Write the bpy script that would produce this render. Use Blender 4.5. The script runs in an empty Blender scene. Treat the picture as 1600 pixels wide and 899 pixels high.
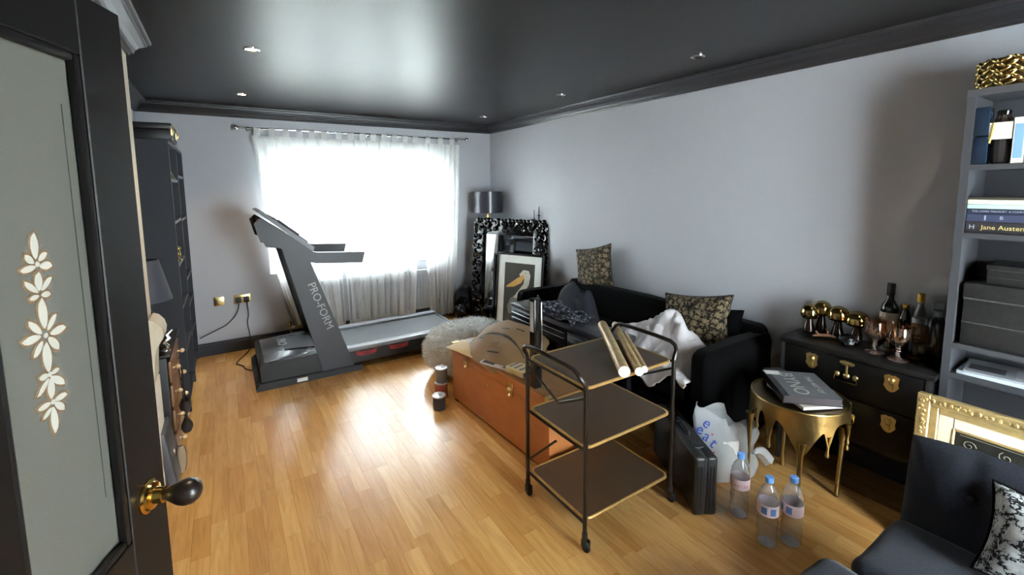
import bpy, bmesh, math, random
from mathutils import Vector, Matrix, noise as mnoise

random.seed(7)
scene = bpy.context.scene
COL = scene.collection
PI = math.pi
R_ = math.radians

# ------------------------------------------------------------------ camera
CAM_H = 1.60
YAW, PITCH, ROLL = R_(32.6647), R_(6.1800), R_(-0.5320)
F_PX, PX, PY = 698.863, 798.058, 368.013
_f = Vector((math.sin(YAW) * math.cos(PITCH), math.cos(YAW) * math.cos(PITCH), -math.sin(PITCH)))
_r0 = Vector((math.cos(YAW), -math.sin(YAW), 0))
_u0 = _r0.cross(_f)
_r = math.cos(ROLL) * _r0 + math.sin(ROLL) * _u0
_u = -math.sin(ROLL) * _r0 + math.cos(ROLL) * _u0
cam_data = bpy.data.cameras.new('camera')
cam_data.sensor_width = 36.0
cam_data.sensor_fit = 'HORIZONTAL'
cam_data.lens = F_PX * 36.0 / 1600.0
cam_data.shift_x = (800 - PX) / 1600.0
cam_data.shift_y = -(449.5 - PY) / 1600.0
cam_data.clip_start = 0.02
cam = bpy.data.objects.new('camera', cam_data)
COL.objects.link(cam)
cam.matrix_world = Matrix(((_r.x, _u.x, -_f.x, 0), (_r.y, _u.y, -_f.y, 0), (_r.z, _u.z, -_f.z, CAM_H), (0, 0, 0, 1)))
scene.camera = cam

# ------------------------------------------------------------------ world / light / exposure
world = bpy.data.worlds.new('overcast_sky')
scene.world = world
world.use_nodes = True
bg = world.node_tree.nodes['Background']
bg.inputs['Color'].default_value = (0.86, 0.94, 1.0, 1)
bg.inputs['Strength'].default_value = 14.0
scene.view_settings.view_transform = 'Standard'
scene.view_settings.look = 'None'
scene.view_settings.gamma = 1.0
scene.view_settings.use_curve_mapping = False
scene.view_settings.exposure = 2.2
try:
    scene.cycles.max_bounces = 10
    scene.cycles.diffuse_bounces = 5
    scene.cycles.glossy_bounces = 4
    scene.cycles.transmission_bounces = 8
    scene.cycles.transparent_max_bounces = 12
    scene.cycles.caustics_reflective = False
    scene.cycles.caustics_refractive = False
    scene.cycles.sample_clamp_indirect = 6.0
except Exception:
    pass
SPOT_POWER = 10.0

# ------------------------------------------------------------------ helpers
def lin(c):
    out = []
    for v in c[:3]:
        v = v / 255.0
        out.append(v / 12.92 if v <= 0.04045 else ((v + 0.055) / 1.055) ** 2.4)
    return (*out, 1.0)

MATS = {}
def mat(name, rgb, rough=0.6, metal=0.0, var=None, bump=None, spec=0.5, coat=0.0, sheen=0.0, alpha=None, stretch=None):
    """rgb in display 0-255; var=(scale, amount, detail); bump=(scale, strength, distance)"""
    if name in MATS:
        return MATS[name]
    m = bpy.data.materials.new(name)
    m.use_nodes = True
    nt = m.node_tree
    b = nt.nodes['Principled BSDF']
    col = lin(rgb)
    b.inputs['Base Color'].default_value = col
    b.inputs['Roughness'].default_value = rough
    b.inputs['Metallic'].default_value = metal
    b.inputs['Specular IOR Level'].default_value = spec
    if coat: b.inputs['Coat Weight'].default_value = coat
    if sheen:
        b.inputs['Sheen Weight'].default_value = sheen
        b.inputs['Sheen Roughness'].default_value = 0.4
    tc = nt.nodes.new('ShaderNodeTexCoord')
    src = tc.outputs['Object']
    if stretch:
        mp = nt.nodes.new('ShaderNodeMapping')
        mp.inputs['Scale'].default_value = stretch
        nt.links.new(src, mp.inputs['Vector'])
        src = mp.outputs['Vector']
    if var is None: var = (9.0, 0.10, 3.0)
    n = nt.nodes.new('ShaderNodeTexNoise')
    n.inputs['Scale'].default_value = var[0]
    n.inputs['Detail'].default_value = var[2]
    nt.links.new(src, n.inputs['Vector'])
    mx = nt.nodes.new('ShaderNodeMix'); mx.data_type = 'RGBA'
    a = var[1]
    mx.inputs[6].default_value = tuple(max(0, c * (1 - a)) for c in col[:3]) + (1,)
    mx.inputs[7].default_value = tuple(min(1, c * (1 + a)) for c in col[:3]) + (1,)
    nt.links.new(n.outputs['Fac'], mx.inputs[0])
    nt.links.new(mx.outputs[2], b.inputs['Base Color'])
    if bump:
        n2 = nt.nodes.new('ShaderNodeTexNoise')
        n2.inputs['Scale'].default_value = bump[0]
        n2.inputs['Detail'].default_value = 3
        nt.links.new(src, n2.inputs['Vector'])
        bp = nt.nodes.new('ShaderNodeBump')
        bp.inputs['Strength'].default_value = bump[1]
        bp.inputs['Distance'].default_value = bump[2] if len(bump) > 2 else 0.01
        nt.links.new(n2.outputs['Fac'], bp.inputs['Height'])
        nt.links.new(bp.outputs['Normal'], b.inputs['Normal'])
    MATS[name] = m
    return m

def newmat(name):
    m = bpy.data.materials.new(name); m.use_nodes = True
    MATS[name] = m
    return m, m.node_tree, m.node_tree.nodes['Principled BSDF'], m.node_tree.nodes['Material Output']

def glassy(name, rgb, keep, rough=0.05, ior=1.45):
    """thin clear stuff: part refraction, part straight-through"""
    m, nt, b, out = newmat(name)
    b.inputs['Base Color'].default_value = lin(rgb)
    b.inputs['Roughness'].default_value = rough
    b.inputs['Transmission Weight'].default_value = 1.0
    b.inputs['IOR'].default_value = ior
    t = nt.nodes.new('ShaderNodeBsdfTransparent')
    t.inputs['Color'].default_value = lin(rgb)
    mx = nt.nodes.new('ShaderNodeMixShader'); mx.inputs[0].default_value = keep
    nt.links.new(b.outputs[0], mx.inputs[1]); nt.links.new(t.outputs[0], mx.inputs[2])
    nt.links.new(mx.outputs[0], out.inputs[0])
    return m

def clear(name, rgb, rough=0.03, gloss=1.0, milk=0.0, milkcol=(236, 240, 246)):
    m, nt, b, out = newmat(name)
    nt.nodes.remove(b)
    tp = nt.nodes.new('ShaderNodeBsdfTransparent'); tp.inputs[0].default_value = lin(rgb)
    gl = nt.nodes.new('ShaderNodeBsdfGlossy'); gl.inputs['Roughness'].default_value = rough
    lw = nt.nodes.new('ShaderNodeLayerWeight'); lw.inputs['Blend'].default_value = 0.5
    pw = nt.nodes.new('ShaderNodeMath'); pw.operation = 'POWER'; pw.inputs[1].default_value = 4.0
    nt.links.new(lw.outputs['Facing'], pw.inputs[0])
    ml = nt.nodes.new('ShaderNodeMath'); ml.operation = 'MULTIPLY_ADD'; ml.inputs[1].default_value = 0.55*gloss; ml.inputs[2].default_value = 0.06*gloss
    nt.links.new(pw.outputs[0], ml.inputs[0])
    mx = nt.nodes.new('ShaderNodeMixShader')
    nt.links.new(ml.outputs[0], mx.inputs[0]); nt.links.new(tp.outputs[0], mx.inputs[1]); nt.links.new(gl.outputs[0], mx.inputs[2])
    last = mx
    if milk:
        d = nt.nodes.new('ShaderNodeBsdfDiffuse'); d.inputs[0].default_value = lin(milkcol)
        m3 = nt.nodes.new('ShaderNodeMixShader'); m3.inputs[0].default_value = milk
        nt.links.new(mx.outputs[0], m3.inputs[1]); nt.links.new(d.outputs[0], m3.inputs[2]); last = m3
    nt.links.new(last.outputs[0], out.inputs[0])
    return m

class MB:
    def __init__(self): self.v = []; self.f = []
    def add(self, vs, fs, M=None):
        o = len(self.v)
        if M is not None: vs = [M @ Vector(p) for p in vs]
        self.v += [tuple(p) for p in vs]
        self.f += [tuple(i + o for i in f) for f in fs]
        return self
    def box(self, x0, y0, z0, x1, y1, z1, M=None):
        vs = [(x0,y0,z0),(x1,y0,z0),(x1,y1,z0),(x0,y1,z0),(x0,y0,z1),(x1,y0,z1),(x1,y1,z1),(x0,y1,z1)]
        return self.add(vs, [(0,3,2,1),(4,5,6,7),(0,1,5,4),(1,2,6,5),(2,3,7,6),(3,0,4,7)], M)
    def rbox(self, x0, y0, z0, x1, y1, z1, bev=0.01, seg=2, M=None):
        bm = bmesh.new()
        bmesh.ops.create_cube(bm, size=1.0)
        for v in bm.verts:
            v.co = Vector(((x0+x1)/2 + v.co.x*(x1-x0), (y0+y1)/2 + v.co.y*(y1-y0), (z0+z1)/2 + v.co.z*(z1-z0)))
        bmesh.ops.bevel(bm, geom=bm.edges[:], offset=bev, segments=seg, profile=0.5, affect='EDGES')
        return self.bm(bm, M)
    def bm(self, bm, M=None):
        bm.verts.index_update()
        vs = [v.co.copy() for v in bm.verts]; fs = [[v.index for v in f.verts] for f in bm.faces]
        bm.free()
        return self.add(vs, fs, M)
    def cyl(self, p0, p1, r0, r1=None, seg=14, cap=True):
        p0, p1 = Vector(p0), Vector(p1)
        r1 = r0 if r1 is None else r1
        d = (p1 - p0).normalized()
        a = d.orthogonal().normalized(); b = d.cross(a)
        vs = []
        for p, r in ((p0, r0), (p1, r1)):
            for k in range(seg):
                t = 2*PI*k/seg
                vs.append(p + r*(math.cos(t)*a + math.sin(t)*b))
        fs = [(k, (k+1) % seg, seg + (k+1) % seg, seg + k) for k in range(seg)]
        if cap: fs += [tuple(range(seg))[::-1], tuple(range(seg, 2*seg))]
        return self.add(vs, fs)
    def tube(self, pts, r, seg=8, closed=False, M=None):
        pts = [Vector(p) for p in pts]
        n = len(pts); vs = []; fs = []; prev = None
        for i, p in enumerate(pts):
            if closed: d = pts[(i+1) % n] - pts[i-1]
            else: d = pts[min(i+1, n-1)] - pts[max(i-1, 0)]
            d.normalize()
            if prev is None: a = d.orthogonal().normalized()
            else:
                a = prev - d*prev.dot(d)
                a = a.normalized() if a.length > 1e-6 else d.orthogonal().normalized()
            prev = a; b = d.cross(a)
            rr = r[i] if isinstance(r, (list, tuple)) else r
            for k in range(seg):
                t = 2*PI*k/seg
                vs.append(p + rr*(math.cos(t)*a + math.sin(t)*b))
        m = n if closed else n-1
        for i in range(m):
            j = (i+1) % n
            for k in range(seg):
                l = (k+1) % seg
                fs.append((i*seg+k, i*seg+l, j*seg+l, j*seg+k))
        if not closed: fs += [tuple(range(seg))[::-1], tuple(range((n-1)*seg, n*seg))]
        return self.add(vs, fs, M)
    def lathe(self, prof, seg=20, c=(0,0,0), M=None, sx=1, sy=1):
        vs = []; fs = []
        for r, z in prof:
            r = max(r, 0.0004)
            for k in range(seg):
                t = 2*PI*k/seg
                vs.append((c[0]+sx*r*math.cos(t), c[1]+sy*r*math.sin(t), c[2]+z))
        for i in range(len(prof)-1):
            for k in range(seg):
                l = (k+1) % seg
                fs.append((i*seg+k, i*seg+l, (i+1)*seg+l, (i+1)*seg+k))
        fs += [tuple(range(seg))[::-1], tuple(range((len(prof)-1)*seg, len(prof)*seg))]
        return self.add(vs, fs, M)
    def prism(self, poly, d0, d1, axis='y', M=None):
        """poly (a,b): axis y -> (x,z); axis x -> (y,z); axis z -> (x,y)"""
        def P(a, b, d): return (a, d, b) if axis == 'y' else ((d, a, b) if axis == 'x' else (a, b, d))
        n = len(poly)
        vs = [P(a, b, d0) for a, b in poly] + [P(a, b, d1) for a, b in poly]
        fs = [tuple(range(n)), tuple(range(n, 2*n))[::-1]] + [(k, n+k, n+(k+1) % n, (k+1) % n) for k in range(n)]
        return self.add(vs, fs, M)
    def ell(self, c, r, seg=16, rings=10, M=None, e=1.0):
        if not isinstance(r, (tuple, list)): r = (r, r, r)
        vs = []; fs = []
        sp = lambda v: math.copysign(abs(v)**e, v)
        for i in range(rings+1):
            ph = -PI/2 + PI*i/rings
            for k in range(seg):
                t = 2*PI*k/seg
                vs.append((c[0]+r[0]*sp(math.cos(ph))*sp(math.cos(t)), c[1]+r[1]*sp(math.cos(ph))*sp(math.sin(t)), c[2]+r[2]*sp(math.sin(ph))))
        for i in range(rings):
            for k in range(seg):
                l = (k+1) % seg
                fs.append((i*seg+k, i*seg+l, (i+1)*seg+l, (i+1)*seg+k))
        return self.add(vs, fs, M)
    def grid(self, fn, nu, nv, M=None, thick=0.0):
        vs = [fn(i/nu, j/nv) for i in range(nu+1) for j in range(nv+1)]
        w = nv+1
        fs = [(i*w+j, (i+1)*w+j, (i+1)*w+j+1, i*w+j+1) for i in range(nu) for j in range(nv)]
        if thick:
            vs = [Vector(v) for v in vs]
            nr = [Vector() for _ in vs]
            for f in fs:
                q = (vs[f[1]]-vs[f[0]]).cross(vs[f[3]]-vs[f[0]])
                for k in f: nr[k] += q
            bot = [v - (n_.normalized() if n_.length > 0 else Vector((0,0,1)))*thick for v, n_ in zip(vs, nr)]
            o = len(vs)
            per = [i*w for i in range(nu)] + [nu*w+j for j in range(nv)] + [i*w+nv for i in range(nu, 0, -1)] + [j for j in range(nv, 0, -1)]
            fs2 = [tuple(k+o for k in f)[::-1] for f in fs]
            side = [(per[k], per[k]+o, per[(k+1) % len(per)]+o, per[(k+1) % len(per)]) for k in range(len(per))]
            vs = vs + bot; fs = fs + fs2 + [s[::-1] for s in side]
        return self.add(vs, fs, M)
    def mesh(self, name, smooth=True, ang=35, fix=True):
        me = bpy.data.meshes.new(name)
        me.from_pydata(self.v, [], self.f)
        if fix:
            bm = bmesh.new(); bm.from_mesh(me)
            bmesh.ops.recalc_face_normals(bm, faces=bm.faces[:])
            bm.to_mesh(me); bm.free()
        if smooth:
            me.shade_smooth()
            me.set_sharp_from_angle(angle=R_(ang))
        return me
    def build(self, name, m, parent=None, smooth=True, ang=35, fix=True):
        me = self.mesh(name, smooth, ang, fix)
        me.materials.append(m)
        o = bpy.data.objects.new(name, me)
        COL.objects.link(o)
        if parent is not None: o.parent = parent
        return o

def tag(o, label=None, cat=None, group=None, kind=None):
    if label: o['label'] = label
    if cat: o['category'] = cat
    if group: o['group'] = group
    if kind: o['kind'] = kind
    return o
def thing(name, label, cat, loc=(0,0,0), rz=0, group=None, rot=None):
    o = bpy.data.objects.new(name, None)
    o.empty_display_size = 0.05
    COL.objects.link(o)
    o.location = loc
    o.rotation_euler = rot if rot else (0, 0, rz)
    return tag(o, label, cat, group)
def struct(name, mb, m, parent=None, smooth=False):
    o = mb.build(name, m, parent, smooth)
    if parent is None: o['kind'] = 'structure'
    return o
def copy_tree(o, parent=None):
    c = o.copy(); COL.objects.link(c)
    if parent is not None: c.parent = parent
    for ch in o.children: copy_tree(ch, c)
    return c
def text(name, s, size, m, parent, M, depth=0.0006, align='CENTER', sx=1.0):
    cu = bpy.data.curves.new(name, 'FONT')
    cu.body = s; cu.size = size; cu.extrude = depth; cu.align_x = align; cu.align_y = 'CENTER'; cu.resolution_u = 3
    tmp = bpy.data.objects.new(name + '_tmp', cu)
    COL.objects.link(tmp)
    dg = bpy.context.evaluated_depsgraph_get()
    me = bpy.data.meshes.new_from_object(tmp.evaluated_get(dg))
    bpy.data.objects.remove(tmp); bpy.data.curves.remove(cu)
    me.transform(M @ Matrix.Diagonal((sx, 1, 1, 1)))
    me.materials.clear(); me.materials.append(m)
    o = bpy.data.objects.new(name, me); COL.objects.link(o)
    if parent is not None: o.parent = parent
    return o
def frame_matrix(o, xa, ya):
    xa = Vector(xa).normalized(); ya = Vector(ya); ya = (ya - xa*ya.dot(xa)).normalized(); za = xa.cross(ya)
    return Matrix(((xa.x, ya.x, za.x, o[0]), (xa.y, ya.y, za.y, o[1]), (xa.z, ya.z, za.z, o[2]), (0,0,0,1)))
def fbm(x, y, z=0.0, s=1.0): return mnoise.fractal(Vector((x*s, y*s, z*s)), 1.0, 2.0, 3)
def RZ(a): return Matrix.Rotation(a, 4, 'Z')
def TR(*p): return Matrix.Translation(Vector(p))

# ------------------------------------------------------------------ materials
WALL = mat('grey_wall_paint', (175, 176, 182), 0.62, var=(3, 0.03, 4), bump=(140, 0.06, 0.002))
CEIL = mat('charcoal_satin_ceiling_paint', (25, 24, 24), 0.37, var=(2, 0.06, 3), bump=(3.0, 0.05, 0.02), spec=0.24)
TRIM = mat('charcoal_trim_paint', (40, 39, 42), 0.35, var=(5, 0.06, 3))
BASEP = mat('charcoal_skirting_paint', (47, 49, 57), 0.4, var=(5, 0.06, 3))
SUB = mat('dark_subfloor', (96, 66, 36), 0.8)
BLACKP = mat('black_satin_paint', (15, 14, 15), 0.42, var=(8, 0.12, 3), spec=0.3)
BLACKG = mat('black_gloss', (16, 16, 18), 0.16)
BLACKM = mat('matt_black_plastic', (30, 30, 32), 0.5, bump=(220, 0.15, 0.001))
BLACKR = mat('black_rubber', (22, 22, 24), 0.7)
VELVET = mat('black_velvet', (7, 7, 8), 0.9, var=(14, 0.35, 4), bump=(60, 0.3, 0.003), sheen=0.03, spec=0.06)
NAVYF = mat('charcoal_boucle_fabric', (40, 42, 50), 0.9, var=(160, 0.5, 2), bump=(260, 0.6, 0.002), sheen=0.15, spec=0.15)
GOLD = mat('polished_gold', (196, 170, 112), 0.22, 1.0, var=(14, 0.12, 3))
GOLDH = mat('hammered_gold', (158, 134, 86), 0.34, 1.0, var=(18, 0.25, 4), bump=(28, 0.35, 0.006))
BRASS = mat('aged_brass', (200, 176, 118), 0.3, 1.0, var=(20, 0.2, 3))
CHROME = mat('chrome', (205, 205, 208), 0.12, 1.0)
WHITE = mat('white_plastic', (228, 230, 232), 0.45)
PAPER = mat('white_paper', (226, 225, 220), 0.8)
CREAM = mat('cream_paint', (226, 216, 190), 0.6)
UPVC = mat('white_window_frame', (226, 229, 232), 0.4)
STONE = mat('beige_stone_textured', (190, 180, 160), 0.8, var=(30, 0.14, 5), bump=(40, 0.4, 0.006), stretch=(1, 1, 0.35))
GREYB = mat('grey_painted_board', (62, 63, 67), 0.5, var=(5, 0.06, 3))
BOOKC = mat('charcoal_bookcase_board', (42, 43, 49), 0.5, var=(5, 0.08, 3), spec=0.3)

def floor_material():
    m, nt, b, out = newmat('oak_laminate')
    oi = nt.nodes.new('ShaderNodeObjectInfo'); ge = nt.nodes.new('ShaderNodeNewGeometry')
    ad = nt.nodes.new('ShaderNodeMath'); ad.operation = 'ADD'
    nt.links.new(oi.outputs['Random'], ad.inputs[0]); nt.links.new(ge.outputs['Random Per Island'], ad.inputs[1])
    fr = nt.nodes.new('ShaderNodeMath'); fr.operation = 'FRACT'; nt.links.new(ad.outputs[0], fr.inputs[0])
    cr = nt.nodes.new('ShaderNodeValToRGB')
    cr.color_ramp.elements[0].color = lin((188, 138, 78)); cr.color_ramp.elements[1].color = lin((213, 168, 106))
    e = cr.color_ramp.elements.new(0.5); e.color = lin((203, 155, 92))
    nt.links.new(fr.outputs[0], cr.inputs[0])
    # position-based grain, shifted per piece
    mp = nt.nodes.new('ShaderNodeMapping'); mp.inputs['Scale'].default_value = (26, 2.2, 1)
    cmb = nt.nodes.new('ShaderNodeCombineXYZ')
    ml = nt.nodes.new('ShaderNodeMath'); ml.operation = 'MULTIPLY'; ml.inputs[1].default_value = 37.0
    nt.links.new(fr.outputs[0], ml.inputs[0]); nt.links.new(ml.outputs[0], cmb.inputs[2]); nt.links.new(ml.outputs[0], cmb.inputs[1])
    va = nt.nodes.new('ShaderNodeVectorMath'); va.operation = 'ADD'
    nt.links.new(ge.outputs['Position'], va.inputs[0]); nt.links.new(cmb.outputs[0], va.inputs[1])
    nt.links.new(va.outputs[0], mp.inputs['Vector'])
    n = nt.nodes.new('ShaderNodeTexNoise'); n.inputs['Scale'].default_value = 1.5; n.inputs['Detail'].default_value = 5; n.inputs['Distortion'].default_value = 1.1
    nt.links.new(mp.outputs[0], n.inputs['Vector'])
    r2 = nt.nodes.new('ShaderNodeValToRGB')
    r2.color_ramp.elements[0].position = 0.36; r2.color_ramp.elements[0].color = (0.62, 0.52, 0.40, 1)
    r2.color_ramp.elements[1].position = 0.60; r2.color_ramp.elements[1].color = (1, 1, 1, 1)
    nt.links.new(n.outputs['Fac'], r2.inputs[0])
    mx = nt.nodes.new('ShaderNodeMix'); mx.data_type = 'RGBA'; mx.blend_type = 'MULTIPLY'; mx.inputs[0].default_value = 0.45
    nt.links.new(cr.outputs[0], mx.inputs[6]); nt.links.new(r2.outputs[0], mx.inputs[7])
    nt.links.new(mx.outputs[2], b.inputs['Base Color'])
    b.inputs['Roughness'].default_value = 0.25
    b.inputs['Specular IOR Level'].default_value = 0.55
    bp = nt.nodes.new('ShaderNodeBump'); bp.inputs['Strength'].default_value = 0.08; bp.inputs['Distance'].default_value = 0.002
    nt.links.new(n.outputs['Fac'], bp.inputs['Height']); nt.links.new(bp.outputs[0], b.inputs['Normal'])
    return m
OAK = floor_material()

def sheer_material():
    m, nt, b, out = newmat('sheer_white_voile')
    nt.nodes.remove(b)
    df = nt.nodes.new('ShaderNodeBsdfDiffuse'); tl = nt.nodes.new('ShaderNodeBsdfTranslucent'); tp = nt.nodes.new('ShaderNodeBsdfTransparent')
    tc = nt.nodes.new('ShaderNodeTexCoord'); n = nt.nodes.new('ShaderNodeTexNoise')
    n.inputs['Scale'].default_value = 40
    nt.links.new(tc.outputs['Object'], n.inputs['Vector'])
    cr = nt.nodes.new('ShaderNodeValToRGB')
    cr.color_ramp.elements[0].color = (0.80, 0.80, 0.79, 1); cr.color_ramp.elements[1].color = (0.88, 0.88, 0.87, 1)
    nt.links.new(n.outputs['Fac'], cr.inputs[0])
    nt.links.new(cr.outputs[0], df.inputs['Color']); nt.links.new(cr.outputs[0], tl.inputs['Color'])
    m1 = nt.nodes.new('ShaderNodeMixShader'); m1.inputs[0].default_value = 0.36
    nt.links.new(df.outputs[0], m1.inputs[1]); nt.links.new(tl.outputs[0], m1.inputs[2])
    m2 = nt.nodes.new('ShaderNodeMixShader'); m2.inputs[0].default_value = 0.10
    nt.links.new(m1.outputs[0], m2.inputs[1]); nt.links.new(tp.outputs[0], m2.inputs[2])
    nt.links.new(m2.outputs[0], out.inputs[0])
    return m
SHEER = sheer_material()

def window_glass():
    m, nt, b, out = newmat('window_glass')
    nt.nodes.remove(b)
    tp = nt.nodes.new('ShaderNodeBsdfTransparent'); tp.inputs[0].default_value = (0.96, 0.98, 0.97, 1)
    gl = nt.nodes.new('ShaderNodeBsdfGlossy'); gl.inputs['Roughness'].default_value = 0.02
    mx = nt.nodes.new('ShaderNodeMixShader'); mx.inputs[0].default_value = 0.06
    nt.links.new(tp.outputs[0], mx.inputs[1]); nt.links.new(gl.outputs[0], mx.inputs[2]); nt.links.new(mx.outputs[0], out.inputs[0])
    return m
WGLASS = window_glass()

def frosted_glass():
    m, nt, b, out = newmat('frosted_door_glass')
    b.inputs['Base Color'].default_value = lin((124, 124, 117)); b.inputs['Roughness'].default_value = 0.45
    tl = nt.nodes.new('ShaderNodeBsdfTranslucent'); tl.inputs[0].default_value = lin((130, 130, 122))
    tc = nt.nodes.new('ShaderNodeTexCoord'); n = nt.nodes.new('ShaderNodeTexNoise'); n.inputs['Scale'].default_value = 300
    nt.links.new(tc.outputs['Object'], n.inputs['Vector'])
    bp = nt.nodes.new('ShaderNodeBump'); bp.inputs['Strength'].default_value = 0.25; bp.inputs['Distance'].default_value = 0.002
    nt.links.new(n.outputs['Fac'], bp.inputs['Height']); nt.links.new(bp.outputs[0], b.inputs['Normal'])
    mx = nt.nodes.new('ShaderNodeMixShader'); mx.inputs[0].default_value = 0.35
    nt.links.new(b.outputs[0], mx.inputs[1]); nt.links.new(tl.outputs[0], mx.inputs[2]); nt.links.new(mx.outputs[0], out.inputs[0])
    return m
FROST = frosted_glass()

def cell_fabric(name, edge, c1, c2, scale, width, rough=0.75, smooth=False):
    """scales / marbled cells: voronoi with dark outlines"""
    m, nt, b, out = newmat(name)
    tc = nt.nodes.new('ShaderNodeTexCoord')
    v = nt.nodes.new('ShaderNodeTexVoronoi'); v.feature = 'DISTANCE_TO_EDGE'; v.inputs['Scale'].default_value = scale
    v2 = nt.nodes.new('ShaderNodeTexVoronoi'); v2.inputs['Scale'].default_value = scale
    nz = nt.nodes.new('ShaderNodeTexNoise'); nz.inputs['Scale'].default_value = scale*1.5
    va = nt.nodes.new('ShaderNodeMixRGB') if False else nt.nodes.new('ShaderNodeVectorMath'); va.operation = 'MULTIPLY_ADD'
    nt.links.new(nz.outputs['Color'], va.inputs[0]); va.inputs[1].default_value = (0.05, 0.05, 0.05)
    nt.links.new(tc.outputs['Object'], va.inputs[2])
    for q in (v, v2): nt.links.new(va.outputs[0], q.inputs['Vector'])
    cr = nt.nodes.new('ShaderNodeValToRGB')
    cr.color_ramp.elements[0].position = width*0.6; cr.color_ramp.elements[0].color = lin(edge)
    cr.color_ramp.elements[1].position = width; cr.color_ramp.elements[1].color = (1, 1, 1, 1)
    nt.links.new(v.outputs['Distance'], cr.inputs[0])
    mx = nt.nodes.new('ShaderNodeMix'); mx.data_type = 'RGBA'
    mx.inputs[6].default_value = lin(c1); mx.inputs[7].default_value = lin(c2)
    nt.links.new(v2.outputs['Distance'], mx.inputs[0])
    m2 = nt.nodes.new('ShaderNodeMix'); m2.data_type = 'RGBA'; m2.blend_type = 'MULTIPLY'; m2.inputs[0].default_value = 1
    nt.links.new(mx.outputs[2], m2.inputs[6]); nt.links.new(cr.outputs[0], m2.inputs[7])
    nt.links.new(m2.outputs[2], b.inputs['Base Color'])
    b.inputs['Roughness'].default_value = rough
    b.inputs['Specular IOR Level'].default_value = 0.25
    return m
SCALES = cell_fabric('gold_scale_jacquard', (16, 14, 13), (140, 122, 94), (62, 52, 40), 21, 0.12)
MARBLE = cell_fabric('black_white_marbled_velvet', (22, 22, 24), (200, 200, 198), (110, 112, 116), 19, 0.10)
ZEBRA = cell_fabric('zebra_satin', (26, 26, 40), (214, 216, 226), (40, 42, 60), 34, 0.30, 0.4)

# ------------------------------------------------------------------ room shell
XR, XL, YF, YB, ZC = 2.973, -0.60, 5.12, -1.30, 2.38
WIN = (0.36, 2.32, 0.72, 1.96)   # far window opening x0,x1,z0,z1
# floor with oak strips
floor = struct('floor', MB().box(XL-0.2, YB-0.1, -0.06, XR+0.1, YF+0.1, -0.009), SUB)
def px_of(x, y, z):
    v = Vector((x, y, z - CAM_H)); d = v.dot(_f)
    if d < 0.05: return None
    return (PX + F_PX*v.dot(_r)/d, PY - F_PX*v.dot(_u)/d)
strips = []
W = 0.0715
nrow = int((XR - XL + 0.1)/W) + 2
rr = random.Random(3)
for i in range(nrow):
    x0 = XL - 0.05 + i*W
    y = YB - rr.random()*0.5
    while y < YF:
        L = rr.choice((0.30, 0.38, 0.46, 0.54, 0.62))
        ya, yb = max(y, YB), min(y + L, YF)
        if yb - ya > 0.03: strips.append((x0, x0 + W, ya, yb))
        y += L
def strip_area(s):
    q = [px_of(*p, 0) for p in ((s[0], s[2]), (s[1], s[2]), (s[1], s[3]), (s[0], s[3]))]
    if any(p is None for p in q): return 0
    cx = sum(p[0] for p in q)/4; cy = sum(p[1] for p in q)/4
    if not (-20 < cx < 1600 and -20 < cy < 920): return 0
    if s[0] < -0.42 or (1.25 < s[0] and s[2] > 1.9 and s[2] < 3.0) or s[0] > 2.5: return 0
    return abs(sum(q[k][0]*q[(k+1) % 4][1] - q[(k+1) % 4][0]*q[k][1] for k in range(4)))/2
strips.sort(key=strip_area, reverse=True)
def strip_mb(mb, s, ox=0, oy=0):
    g = 0.00035
    return mb.box(s[0]+g-ox, s[2]+g-oy, -0.009, s[1]-g-ox, s[3]-g-oy, 0.0)
cache = {}
for s in strips[:300]:
    key = round(s[3]-s[2], 4)
    if key not in cache:
        me = strip_mb(MB(), (0, W, 0, s[3]-s[2])).mesh('plank', False); me.materials.append(OAK); cache[key] = me
    o = bpy.data.objects.new('plank', cache[key]); COL.objects.link(o); o.parent = floor
    o.location = (s[0], s[2], 0)
mb = MB()
for s in strips[300:]: strip_mb(mb, s)
o = mb.build('plank_field', OAK, floor, False, fix=False); o['kind'] = 'stuff'

struct('ceiling', MB().box(XL-0.2, YB-0.1, ZC, XR+0.1, YF+0.1, ZC+0.1), CEIL)
# far wall with window opening
wx0, wx1, wz0, wz1 = WIN
mb = MB()
mb.box(XL-0.2, YF, 0, wx0, YF+0.26, ZC).box(wx1, YF, 0, XR+0.1, YF+0.26, ZC)
mb.box(wx0, YF, 0, wx1, YF+0.26, wz0).box(wx0, YF, wz1, wx1, YF+0.26, ZC)
struct('wall_far', mb, WALL)
struct('wall_right', MB().box(XR, YB-0.1, 0, XR+0.12, YF, ZC), WALL)
DOOR_H = 1.96
# left wall: near part carries the doorway, far part is set back behind the chimney breast
XD = -0.47
mb = MB()
mb.box(XL-0.2, 1.30, 0, XL, YF, ZC)
mb.box(XL-0.2, 0.52, 0, XD, 1.30, ZC).box(XL-0.2, YB, 0, XD, -0.26, ZC).box(XL-0.2, -0.26, DOOR_H+0.02, XD, 0.52, ZC)
struct('wall_left', mb, WALL)
struct('wall_chimney_breast', MB().box(XL, 1.50, 0, -0.365, 3.03, ZC), STONE)
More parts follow.
